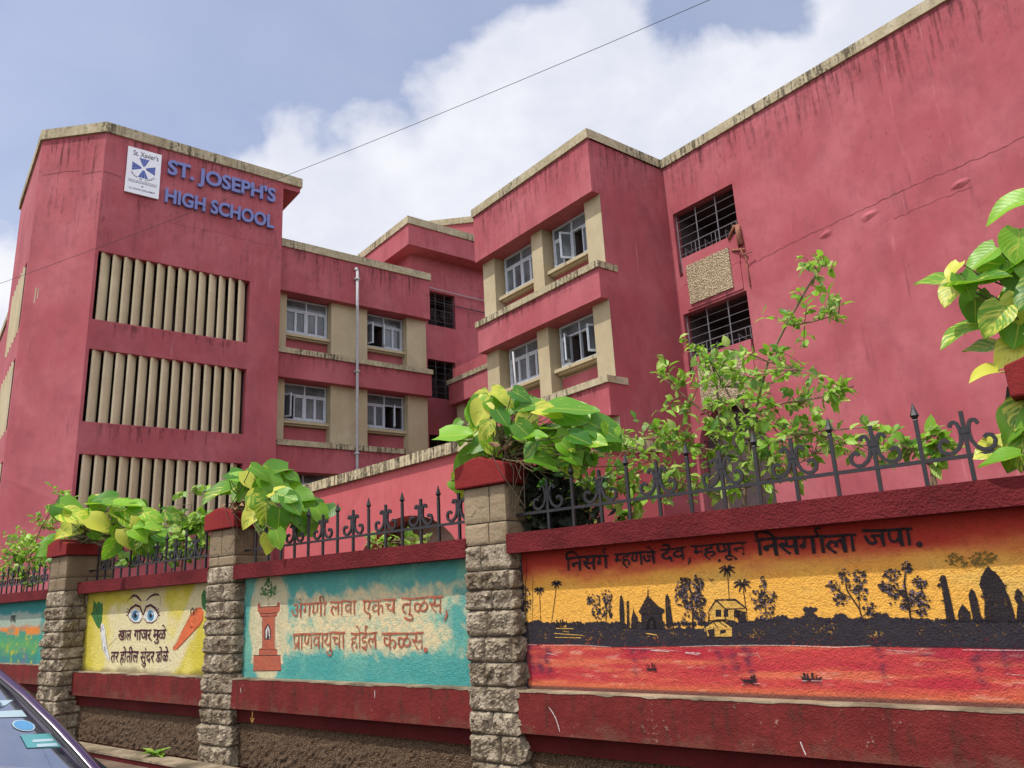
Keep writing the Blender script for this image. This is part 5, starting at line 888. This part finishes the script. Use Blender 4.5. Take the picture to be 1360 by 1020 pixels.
# ------------------------------------------------------------------ rough stone pillars
def pillar(t0, t1, front, label, seed, top=2.475, back=-.46):
    fr = Frame(WN*-4.9, WD, WN); th = thing('stone_pillar', fr((t0+t1)/2, 0), label, 'pillar', 'rough stone pillars of the compound wall'); rr = random.Random(seed); rg = np.random.default_rng(seed)
    mb = MB(); sm = MB(); zs = [0]
    while zs[-1] < top-.30: zs.append(zs[-1]+rr.uniform(.15, .215))
    zs[-1] = top-.30; zs.append(top)
    mb.box(fr, t0+.012, t1-.012, 0, top, back, front-.014, 1)
    faces = [(lambda u, z, d: fr(t0+u, z, front+d), t1-t0), (lambda u, z, d: fr(t1+d, z, front-u), front-back), (lambda u, z, d: fr(t0-d, z, front-u), front-back)]
    for ci in range(len(zs)-1):
        for P, W_ in faces:
            cuts = [0]+sorted(rr.uniform(.32, .68)*W_ for _ in range(1))+[W_]
            for k in range(len(cuts)-1):
                a, b, z0, z1 = cuts[k]+.004, cuts[k+1]-.004, zs[ci]+.005, zs[ci+1]-.005; rough = 1.0 if ci < len(zs)-4 else (.5 if ci == len(zs)-4 else .12); nu, nz = max(4, int((b-a)/.013)), max(4, int((z1-z0)/.013))
                ns = 7; sx_, sy_ = rg.random(ns), rg.random(ns); sh_ = rg.uniform(.0, 1, ns); gx_, gy_ = rg.uniform(-1, 1, ns), rg.uniform(-1, 1, ns)
                X, Y = np.meshgrid(np.linspace(0, 1, nu+1), np.linspace(0, 1, nz+1), indexing='ij'); asp = (b-a)/(z1-z0)
                D_ = ((X[..., None]-sx_)*asp)**2+(Y[..., None]-sy_)**2; D_ = D_+.05*rg.random(X.shape)[..., None]; kk = D_.argmin(-1)
                h = sh_[kk]*.6+gx_[kk]*(X-sx_[kk])*.9+gy_[kk]*(Y-sy_[kk])*.9+.22*rg.random(X.shape)
                edge = np.minimum(1, np.minimum(np.minimum(X, 1-X)*9*asp, np.minimum(Y, 1-Y)*8))
                H_ = rough*edge**.6*(.002+.058*np.clip(h, -.3, 1.2))-.006*(1-edge)
                V = [P(a+(b-a)*i/nu, z0+(z1-z0)*j/nz, H_[i, j]) for i in range(nu+1) for j in range(nz+1)]
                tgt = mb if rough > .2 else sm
                tgt.add(V, [(i*(nz+1)+j, (i+1)*(nz+1)+j, (i+1)*(nz+1)+j+1, i*(nz+1)+j+1) for i in range(nu) for j in range(nz)])
    mb.build('shaft', ['stone', 'mortar'], th, recalc=False)
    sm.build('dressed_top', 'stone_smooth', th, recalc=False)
    o = .05; cz = top+.002; tc = (t0+t1)/2; prof = [(t0-o, cz), (t1+o, cz), (t1+o, cz+.16), (tc+.10, cz+.215), (tc, cz+.245), (tc-.10, cz+.235), (t0-o, cz+.18)]
    cm = MB(); cm.prism([fr(u, z, front+o) for u, z in prof], WN*-(front-back+2*o)); co = cm.build('cap', 'cap_red', th)
    bv = co.modifiers.new('b', 'BEVEL'); bv.width = .012; bv.segments = 2
    return th
pillar(-4.45, -3.99, .02, 'stone pillar between the teal panel and the sunset panel, under the largest creeper', 1)
pillar(-8.42, -7.90, .02, 'stone pillar between the yellow eyes panel and the teal panel', 2)
pillar(-12.33, -11.78, .20, 'stone pillar behind the purple car, left of the yellow eyes panel', 3, 2.44)
pillar(-.38, .12, .02, 'stone pillar at the far right edge, its red cap just in view', 4)

# ------------------------------------------------------------------ iron railings on the wall
def spear_mesh():
    mb = MB(); f = Frame((0, 0, 0), WD, WN); mb.box(f, -.011, .011, 0, .405, -.011, .011)
    k = [(0, .40), (.030, .425), (.010, .50), (0, .515)]
    pr = [(.011, .395), (.016, .402), (.011, .41), (.026, .432), (.018, .455), (.002, .51)]; n = 6
    V = [f(r*math.cos(6.283*j/n), z, r*math.sin(6.283*j/n)) for r, z in pr for j in range(n)]
    mb.add(V, [(i*n+j, i*n+(j+1) % n, (i+1)*n+(j+1) % n, (i+1)*n+j) for i in range(len(pr)-1) for j in range(n)]+[tuple(range((len(pr)-1)*n, len(pr)*n))]); return mb
SCR = [(.072, .332), (.064, .352), (.046, .358), (.031, .345), (.023, .315), (.021, .28), (.026, .24), (.045, .205), (.075, .182), (.108, .180), (.134, .198), (.142, .228), (.130, .256), (.106, .262), (.090, .248)]
def scroll_mesh(sg):
    mb = MB(); f = Frame((0, 0, 0), WD, WN); n = len(SCR)
    for i in range(n-1):
        (x0, z0), (x1, z1) = SCR[i], SCR[i+1]; t = Vector((x1-x0, z1-z0)).normalized(); nx, nz = -t.y*.0105, t.x*.0105; e = .002
        a = [(x0-t.x*e+nx, z0-t.y*e+nz), (x1+t.x*e+nx, z1+t.y*e+nz), (x1+t.x*e-nx, z1+t.y*e-nz), (x0-t.x*e-nx, z0-t.y*e-nz)]
        mb.prism([f(sg*u, z, .010+.0006*(i % 2)) for u, z in a], WN*-.020)
    return mb
def upright_mesh():
    mb = MB(); f = Frame((0, 0, 0), WD, WN); mb.box(f, -.011, .011, 0, .415, -.011, .011); mb.box(f, -.024, .024, .285, .312, -.015, .015); return mb
first_rail = {}
def railing(fr, t0, t1, sp, scs, label, dz=-.12):
    th = thing('iron_railing', fr((t0+t1)/2, 2.066, dz), label, 'railing', 'iron railings on the compound wall')
    mb = MB(); mb.box(fr, t0, t1, 2.066+.145, 2.066+.167, dz-.012, dz+.012); mb.build('rail', 'iron', th)
    B = ROOTS[th.name]
    def part(name, mk, u, par=None):
        if name not in first_rail: first_rail[name] = mk().build(name.split(':')[0], 'iron', None).data; bpy.data.objects.remove([o for o in COL.objects if o.data == first_rail[name]][0])
        o = bpy.data.objects.new(name.split(':')[0], first_rail[name]); COL.objects.link(o); o.parent = par or th
        if not par: o.location = fr(u, 2.066, dz)-B
        return o
    for u in sp: part('spear_bar', spear_mesh, u)
    for u in scs:
        b = part('scroll_bar', upright_mesh, u)
        for sg in (-1, 1): part('scroll:%d' % sg, lambda: scroll_mesh(sg), u, b)
railing(WF, -3.99, -.38, [-.94-.497*k for k in range(6)]+[-.45], [-.70-.494*k for k in range(7)], 'black iron railing above the sunset panel with leafy shrub growing through it')
railing(WF, -7.90, -4.43, [-4.877-.47*k for k in range(7)], [-4.63-.472*k for k in range(7)], 'black iron railing above the teal panel, clear against the red annexe')
railing(WF, -11.78, -8.42, [-8.72-.47*k for k in range(7)], [-8.49-.47*k for k in range(7)], 'black iron railing above the yellow eyes panel, half hidden in foliage')
WF2 = Frame(WN*-5.45, WD, WN)
railing(WF2, -19.4, -12.3, [-12.7-.47*k for k in range(14)], [-12.47-.47*k for k in range(14)], 'black iron railing at the far left, buried in the bush beside the car')
railing(WF, .12, 6.0, [.4+.47*k for k in range(11)], [.63+.47*k for k in range(11)], 'black iron railing past the right pillar')

# ------------------------------------------------------------------ foliage
class Leaves:
    def __init__(s, rows, cols, prof, seed): s.rows, s.cols, s.prof = rows, cols, prof; s.V = []; s.F = []; s.UV = []; s.C = []; s.n = 0; s.r = np.random.default_rng(seed)
    def leaf(s, p, dirv, nrm, L, bend=.35, fold=.25, wide=1.0, yl=None):
        r = s.r; p = np.array(p); D = np.array(dirv, float); D /= np.linalg.norm(D); N = np.array(nrm, float); N -= D*(N@D); N /= (np.linalg.norm(N)+1e-9); S = np.cross(D, N)
        vs = np.linspace(0, 1, s.rows); us = np.linspace(-1, 1, s.cols); k = len(s.V); tint = (r.random(), r.random() if yl is None else yl); twist = r.normal(0, .12); wav = r.uniform(0, 6)
        for v in vs:
            hw = s.prof(v)*wide*L
            for u in us:
                x = u*hw; a = v*L-(.10*L*abs(u)**1.5*(1-v)**3 if s.rows > 5 else 0)
                z = fold*abs(x)-bend*L*v*v+.035*L*math.sin(wav+8*v+2.5*u)*abs(u)**1.5+twist*x*v
                s.V.append(p+S*x+D*(a*(1-.12*bend*v))+N*z); s.UV.append((u*.47+.5+s.n*1.0, v*.96+.02+(s.n % 7)))
            s.C += [tint]*s.cols
        for i in range(s.rows-1):
            for j in range(s.cols-1):
                q = k+i*s.cols+j; s.F.append((q, q+1, q+1+s.cols, q+s.cols))
        s.n += 1
    def build(s, name, mat, parent):
        base = np.array(ROOTS[parent.name]); me = bpy.data.meshes.new(name); V = np.array(s.V)-base; me.from_pydata(V.tolist(), [], s.F); me.materials.append(M[mat])
        uv = me.uv_layers.new(name='UVMap'); li = np.zeros(len(me.loops), np.int32); me.loops.foreach_get('vertex_index', li); uv.data.foreach_set('uv', np.array(s.UV, np.float32)[li].ravel())
        at = me.color_attributes.new('tint', 'FLOAT_COLOR', 'POINT'); c = np.ones((len(V), 4), np.float32); c[:, :2] = np.array(s.C); at.data.foreach_set('color', c.ravel())
        me.polygons.foreach_set('use_smooth', [True]*len(me.polygons)); o = bpy.data.objects.new(name, me); COL.objects.link(o); o.parent = parent; return o
def heart(v): return .44*math.sin(math.pi*min(1, (v+.10)/1.10)**.80)**.75*(1-.28*v) if v < 1 else 0.004
def oval(v): return .27*math.sin(math.pi*min(1, max(0, v))**.85)**.9+.003
XR = np.array(WD)*.78+np.array((.62, .48, 0))*.3
def view_axes(P):
    P = np.array(P); to = np.array((0, 0, 1.6))-P; to[2] = 0; to /= np.linalg.norm(to); right = np.array((-to[1], to[0], 0)); return right, to
def pothos(data, root_t, root_z, label, seed, spread=.26, fill=20, off=0.0, yl=.5):
    th = thing('money_plant', WF(root_t, root_z, -.1), label, 'plant', 'variegated creepers on the pillars'); L = Leaves(9, 7, heart, seed); r = np.random.default_rng(seed); st = MB(); root = np.array(WF(root_t, root_z, -.14+off))
    pts = list(data); ts = [d[0] for d in pts]; zs = [d[1] for d in pts]
    for k in range(fill):
        i = r.integers(len(data)); t, z, l, a = data[i]; pts.append((t+r.normal(0, .06), z-abs(r.normal(0, .05)), l*r.uniform(.35, .8), a+r.normal(0, 35)))
    for k, (t, z, l, a) in enumerate(pts):
        deep = r.uniform(-spread, spread*.6)-(.16 if k >= len(data) else 0)
        P = np.array(WF(t, z, deep+off)); Rg, to = view_axes(P); ar = math.radians(a+r.normal(0, 6)); D = Rg*math.cos(ar)-np.array((0, 0, 1))*math.sin(ar)*.75+to*r.uniform(.05, .75)*(1-.7*max(0, math.sin(ar))); D /= np.linalg.norm(D)
        dn = max(0, math.sin(ar)); N = np.array((0, 0, 1))*r.uniform(.7, 1.1)*(1-.55*dn)+to*(r.uniform(.30, .75)+.45*dn)+Rg*r.normal(0, .28); l2 = l*1.10; wide = r.uniform(.95, 1.2)
        b0 = P-D*l2*.5; L.leaf(b0, D, N, l2, r.uniform(-.05, .40), r.uniform(.02, .45), wide, min(1, max(0, r.normal(yl, .28)))*(.55 if k >= len(data) else 1))
        mid = (b0+root)*.5+np.array((0, 0, .05))+r.normal(0, .03, 3); st.tube([Vector(b0), Vector(b0*.6+mid*.4-np.array((0, 0, .02))), Vector(mid), Vector(root+r.normal(0, .05, 3))], [.004, .005, .006, .007], 5)
    L.build('foliage', 'pothos', th); st.build('stem', 'stem', th); return th
def shrub(data, label, seed, size=.115, depth=.35, off=-.75, fr=None, mat='shrub', group='shrubs behind the railings', cat='shrub', dens=1.0):
    fr = fr or WF; stems, cl = data; t0, z0 = stems[0][0]; th = thing('leafy_shrub', fr(t0, 0.05, off), label, cat, group); r = np.random.default_rng(seed); L = Leaves(5, 3, oval, seed); st = MB()
    st3 = []
    for i, s in enumerate(stems):
        dd = 0 if i == 0 else r.normal(0, depth*.25); P = [np.array(fr(t, z, off+dd*k/(len(s)-1))) for k, (t, z) in enumerate(s)]
        if P[0][2] > .4 and i < 3: P = [np.array(fr(s[0][0], .02, off))]+P
        st3.append(P); n = len(P); st.tube([Vector(p) for p in P], [(.012 if i < 2 else .005)*(1-.7*k/(n-1))+.003 for k in range(n)], 6)
    allp = np.array([p for P in st3 for a, b in zip(P[:-1], P[1:]) for p in (a, a*.67+b*.33, a*.33+b*.67, b)])
    for t, z, rx, rz, n in cl:
        n = int(n*dens*1.9); ntw = max(2, n//6); c = np.array(fr(t, z, off))
        for q in range(ntw):
            a = r.uniform(0, 6.283); s = math.sqrt(r.random()); tip = np.array(fr(t+rx*s*math.cos(a), z+rz*s*math.sin(a), off+r.normal(0, depth*.45)))
            j = np.argmin(np.linalg.norm(allp-tip, axis=1)); b = allp[j]; bv = tip-b; l = np.linalg.norm(bv)
            if l > .9: b = tip-bv/l*.35; bv = tip-b
            mid = b+bv*.5+np.array((0, 0, .04*l)); st.tube([Vector(b), Vector(mid), Vector(tip)], [.0035, .003, .002], 4, caps=False); dr = bv/(np.linalg.norm(bv)+1e-6)
            for k in range(max(4, n//ntw)):
                f = 1-.16*k if k < 5 else r.uniform(.4, 1); p = b+(tip-b)*max(.15, f)+r.normal(0, .012, 3); D = dr*.6+r.normal(0, .75, 3)+np.array((0, 0, .05)); N = np.array((0, 0, 1))+r.normal(0, .45, 3)+np.array((-.3, -.4, 0)); L.leaf(p, D, N, size*r.uniform(.6, 1.2), r.uniform(.0, .45), r.uniform(.1, .5), r.uniform(.85, 1.2))
    L.build('foliage', mat, th); st.build('stem', 'bark', th); return th
big_plant = pothos(POTHOS_4, -4.15, 2.72, 'largest variegated money plant, spilling over the pillar left of the sunset panel', 1, fill=75, yl=.44)
pothos(POTHOS_3, -8.05, 2.70, 'variegated money plant with big pale leaves on the pillar left of the teal panel', 2, fill=45, yl=.45)
pothos(POTHOS_2, -11.9, 2.66, 'yellowish money plant spreading over the pillar behind the car', 3, fill=60, off=.1, yl=.5)
pothos(POTHOS_5+[(-.26-t, z, l, 180-a) for t, z, l, a in POTHOS_5[::2]], -.15, 2.74, 'glossy dark variegated money plant reaching in from the right edge', 4, spread=.18, fill=12, yl=.36)
shrub(SHRUB_BIG, 'tall loose green shrub with a long bare shoot, growing behind the sunset panel railing', 5, .088, .55, dens=1.25)
shrub(SHRUB_SPUR, 'small leafy shoot poking up between two railing spears near the right pillar', 6, .12, .2)
shrub(SHRUB_LOW, 'low sprig with pale leaves standing on the coping near the large pillar', 7, .12, .15, off=-.3)
shrub(SHRUB_MID, 'dense small-leaved bush behind the yellow eyes panel', 8, .125, .35, dens=1.2)
shrub(SHRUB_TEAL, 'short row of pale sprigs just above the teal panel coping', 9, .12, .12, off=-.3)
shrub(SHRUB_LEFT, 'straggly small-leaved bush at the left edge behind the car', 10, .12, .4, dens=1.2)
# near-black leaves added under the largest creeper, standing in for its deep shade
M['root'] = simple('shade_black_leaf', (.010, .016, .006), .85)
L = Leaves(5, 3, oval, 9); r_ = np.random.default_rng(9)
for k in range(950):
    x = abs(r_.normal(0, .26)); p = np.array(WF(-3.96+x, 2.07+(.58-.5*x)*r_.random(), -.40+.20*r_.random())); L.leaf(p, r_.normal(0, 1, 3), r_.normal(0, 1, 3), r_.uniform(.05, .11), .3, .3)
L.build('shade_fill_foliage', 'root', big_plant)
# creeper stems and dead leaves lying on two pillar caps
for (t, z, lab, sd_) in ((-4.05, 2.70, 'dry brown leaf litter on the pillar cap left of the sunset panel', 3), (-7.95, 2.67, 'dry brown leaf litter on the pillar cap left of the teal panel', 4)):
    L = Leaves(5, 3, oval, sd_); th = thing('leaf_litter', WF(t, z, -.1), lab, 'dead leaves', 'leaf litter on pillar caps'); r = np.random.default_rng(sd_)
    for k in range(46):
        p = np.array(WF(t+r.uniform(-.16, .24), z+.03+r.uniform(-.04, .06), r.uniform(-.3, .08))); L.leaf(p, r.normal(0, 1, 3)*np.array((1, 1, .3)), r.normal(0, .5, 3)+np.array((0, 0, 1)), r.uniform(.05, .12), r.uniform(-.6, .6), .4, .8)
    L.build('litter', 'dry', th)
    st = MB()
    for k in range(9):
        a = WF(t+r.uniform(-.1, .25), z+.05, r.uniform(-.25, .1)); b = WF(t+r.uniform(.05, .30), z-r.uniform(.1, .5), r.uniform(-.05, .09)); st.tube([a, (a+b)*.5+Vector((r.normal(0, .04), r.normal(0, .04), .06)), b], .0035, 4)
    st.build('vine', 'vine', th)
for k, (t, lab) in enumerate(((-9.15, 'bright green weed at the foot of the wall below the yellow panel'),)):
    L = Leaves(5, 3, oval, 30+k); th = thing('weed', WF(t, .05, .12), lab, 'weed', 'weeds along the wall foot'); r = np.random.default_rng(k)
    for q in range(26-8*k): a = r.uniform(0, 6.28); L.leaf(np.array(WF(t+.03*math.cos(a), .06, .12+.03*math.sin(a))), (math.cos(a), math.sin(a), r.uniform(.4, 1.6)), (0, 0, 1), r.uniform(.07, .17), .5, .2)
    L.build('foliage', 'shrub', th)

# ------------------------------------------------------------------ purple hatchback, parked along the kerb
CH = R(-25); cx_ = Vector((math.cos(CH), math.sin(CH), 0)); cy_ = Vector((-cx_.y, cx_.x, 0)); CO = Vector((-3.015, 3.486, 0))
def cl(x, y, z): return CO+cx_*x+cy_*y+Vector((0, 0, z))
CAR = thing('parked_car', CO, 'dark purple hatchback at the lower left, windscreen covered in permit stickers', 'car')
def loft(mb, secs, mi=0, cap=True):
    n = len(secs[0]); V = [cl(*p) for s in secs for p in s]; F = [(i*n+j, i*n+(j+1) % n, (i+1)*n+(j+1) % n, (i+1)*n+j) for i in range(len(secs)-1) for j in range(n)]
    if cap: F += [tuple(range(n))[::-1], tuple(range((len(secs)-1)*n, len(secs)*n))]
    mb.add(V, F, mi)
def sec(x, hw, zb, zt, crown=.03): return [(x, -hw*.92, zb), (x, -hw, zb+.12), (x, -hw*1.02, (zb+zt)/2), (x, -hw*.97, zt-.05), (x, -hw*.88, zt), (x, 0, zt+crown), (x, hw*.88, zt), (x, hw*.97, zt-.05), (x, hw*1.02, (zb+zt)/2), (x, hw, zb+.12), (x, hw*.92, zb)]
mb = MB(); loft(mb, [sec(-1.72, .62, .40, .80), sec(-1.66, .72, .28, .88), sec(-1.2, .77, .22, .93), sec(-.3, .78, .20, .935), sec(.6, .78, .20, .93), sec(1.0, .775, .20, .915), sec(1.10, .77, .21, .905), sec(1.5, .75, .22, .83), sec(1.80, .70, .26, .72), sec(1.93, .60, .32, .58), sec(1.96, .5, .36, .5)])
bo = mb.build('body', 'car', CAR, True); ss_ = bo.modifiers.new('s', 'SUBSURF'); ss_.levels = ss_.render_levels = 2
mb = MB(); ro = [(-1.45, .50, 1.30), (-1.30, .55, 1.38), (-.6, .60, 1.435), (0, .61, 1.425), (.25, .60, 1.382)]
loft(mb, [[(x, -hw, z-.045), (x, -hw, z), (x, -hw*.7, z+.035), (x, 0, z+.05), (x, hw*.7, z+.035), (x, hw, z), (x, hw, z-.045), (x, 0, z-.0)] for x, hw, z in ro]); ro_ = mb.build('roof', 'car', CAR, True)
for s in (-1, 1):
    ed = [(.20, 1.395), (.25, 1.38), (.494, 1.269), (.724, 1.147), (.888, 1.052), (1.018, .973), (1.12, .90)]
    mb = MB(); V = []; 
    for x, z in ed: V += [cl(x, s*.606, z-.006), cl(x, s*.600, z+.004), cl(x+.012, s*.575, z+.002), cl(x+.004, s*.548, z-.012), cl(x-.05, s*.57, z-.06), cl(x-.05, s*.612, z-.06)]
    n = 6; mb.add(V, [(i*n+j, i*n+(j+1) % n, (i+1)*n+(j+1) % n, (i+1)*n+j) for i in range(len(ed)-1) for j in range(n)]+[tuple(range(n)), tuple(range((len(ed)-1)*n, len(ed)*n))]); mb.build('windscreen_pillar', 'car', CAR, True)
    mb = MB(); mb.tube([cl(x+.006, s*.545, z-.006) for x, z in ed[1:-1]], .009, 6); mb.build('rubber_seal', 'rubber', CAR)
    mb = MB(); mb.add([cl(.22, s*.585, 1.33), cl(-1.2, s*.575, 1.33), cl(-1.42, s*.70, .93), cl(.98, s*.70, .93)], [(0, 1, 2, 3)]); mb.build('side_window', 'glass', CAR)
    for x in (-.35,):
        mb = MB(); mb.obox(cl(x-.05, s*.588-.01, 1.36), cx_*.10, cy_*.02, Vector((0, 0, -.02))); mb.add([cl(x-.05, s*.597, 1.37), cl(x+.05, s*.597, 1.37), cl(x+.05, s*.712, .93), cl(x-.05, s*.712, .93)], [(0, 1, 2, 3)]); mb.build('door_pillar', 'car', CAR)
    mb = MB(); c0 = cl(.88, s*.86, .70+.28*(s < 0)); mb.obox(c0-cx_*.05-cy_*.07*s, cx_*.10, cy_*.2*s, Vector((0, 0, .13))); mo = mb.build('wing_mirror', 'car', CAR); bv = mo.modifiers.new('b', 'BEVEL'); bv.width = .03; bv.segments = 3
    for x in (-1.12, 1.22):
        ty = MB(); ri = MB(); P = cl(x, s*.70, .26); prof = [(.0, .20), (.0, .28), (.03, .29), (.14, .29), (.165, .28), (.165, .20)]; n = 28
        V = [P+cy_*s*(y-.06)+cx_*r_*math.cos(6.2832*k/n)+Vector((0, 0, r_*math.sin(6.2832*k/n))) for y, r_ in prof for k in range(n)]; ty.add(V, [(i*n+k, i*n+(k+1) % n, (i+1)*n+(k+1) % n, (i+1)*n+k) for i in range(len(prof)-1) for k in range(n)])
        wo = ty.build('wheel', 'tyre', CAR, True)
        V = [P+cy_*s*y+cx_*r_*math.cos(6.2832*k/n)+Vector((0, 0, r_*math.sin(6.2832*k/n))) for y, r_ in ((.07, .205), (.095, .19), (.08, .05), (.09, .0001)) for k in range(n)]; ri.add(V, [(i*n+k, i*n+(k+1) % n, (i+1)*n+(k+1) % n, (i+1)*n+k) for i in range(3) for k in range(n)]); ri.build('rim', 'alloy', wo, True)
    mb = MB(); mb.obox(cl(1.70, s*.60-.09, .60), cx_*.20, cy_*.18, Vector((0, 0, .13))); ho = mb.build('headlight', 'lamp', CAR); bv = ho.modifiers.new('b', 'BEVEL'); bv.width = .04; bv.segments = 3
W0, W1 = (.25, 1.375), (1.05, .93)
def ws(x, y, o=0.0):
    z = W0[1]+(x-W0[0])*(W1[1]-W0[1])/(W1[0]-W0[0]); n = Vector((.486, 0, .874)); bow = .03*(1-(y/.56)**2)
    return cl(x+n.x*(o+bow), y, z+n.z*(o+bow))
mb = MB(); nx, ny = 8, 16; V = [ws(W0[0]+(1.10-W0[0])*i/nx, -.565+1.13*j/ny) for i in range(nx+1) for j in range(ny+1)]
mb.add(V, [(i*(ny+1)+j, i*(ny+1)+j+1, (i+1)*(ny+1)+j+1, (i+1)*(ny+1)+j) for i in range(nx) for j in range(ny)]); wsc = mb.build('windscreen', 'windscreen', CAR, True)
def sticker(name, pts, mat, o=.003):
    mb = MB(); c = (sum(p[0] for p in pts)/len(pts), sum(p[1] for p in pts)/len(pts)); mb.add([ws(*c, o)]+[ws(*p, o) for p in pts], [(0, 1+k, 1+(k+1) % len(pts)) for k in range(len(pts))]); return mb.build(name, mat, CAR, recalc=False)
BW = lambda y: .05*(1-(y/.56)**2)
sx = .008
sticker('diamond_sticker', [(.47+sx, .43), (.475+sx, .53), (.52+sx, .455), (.515, .36)], 'st_white')
mb = MB(); V, F = text_mesh('2', .01); mb.add([ws(.500+sx-(v[1]-.36)*.045, .455+(v[0]-.3)*.05,   .0042) for v in V], F); mb.build('sticker_numeral', 'st_ink', CAR, recalc=False)
sticker('pass_sticker', [(.545+sx, .38), (.55+sx, .525), (.598+sx, .52), (.585+sx, .37)], 'st_white')
sticker('round_sticker', [(.655+sx+.040*math.cos(k*.5236), .47+.048*math.sin(k*.5236)) for k in range(12)], 'st_white')
sticker('round_sticker_face', [(.655+sx+.034*math.cos(k*.5236), .47+.041*math.sin(k*.5236)) for k in range(12)], 'st_blue',   .0042)
sticker('permit_sticker', [(.712+sx, .42), (.722+sx, .55), (.815+sx, .545), (.795+sx, .40)], 'st_green')
for a, b in ((.752, .768), (.782, .800)): sticker('permit_line', [(a+sx, .45), (a+sx+.006, .54), (b+sx+.006, .535), (b+sx, .44)], 'st_white',   .0042)
mb = MB(); mb.add([cl(1.08, -.60, .90), cl(1.08, .60, .90), cl(.55, .64, .92), cl(.55, -.64, .92)], [(0, 1, 2, 3)]); mb.obox(cl(.45, -.62, .60), cx_*.12, cy_*1.24, Vector((0, 0, .31))); mb.build('dashboard', 'cabin', CAR)
for y in (-.34, .34):
    mb = MB(); mb.obox(cl(-.45, y-.22, .35), cx_*.5, cy_*.44, Vector((0, 0, .2))); mb.obox(cl(-.52, y-.21, .5), cx_*.14-Vector((0, 0, .0)), cy_*.42, Vector((0, 0, .55))-cx_*.12); mb.obox(cl(-.66, y-.11, 1.08), cx_*.1, cy_*.22, Vector((0, 0, .16))); so = mb.build('car_seat', 'seat', CAR); bv = so.modifiers.new('b', 'BEVEL'); bv.width = .04; bv.segments = 2
mb = MB(); mb.add([cl(-1.5, -.5, 1.30), cl(-1.5, .5, 1.30), cl(-1.70, .62, .88), cl(-1.70, -.62, .88)], [(0, 1, 2, 3)]); mb.build('rear_window', 'glass', CAR)
mb = MB(); mb.obox(cl(1.93, -.25, .36), cx_*.05, cy_*.5, Vector((0, 0, .12))); mb.build('number_plate', 'lamp', CAR)
mb = MB(); mb.tube([ws(1.06, .1, .02), ws(.98, -.25, .02), ws(.97, -.5, .02)], .007, 5); mb.tube([ws(1.06, .5, .02), ws(1.0, .2, .02), ws(.99, -.05, .02)], .007, 5); mb.build('wiper', 'rubber', CAR)
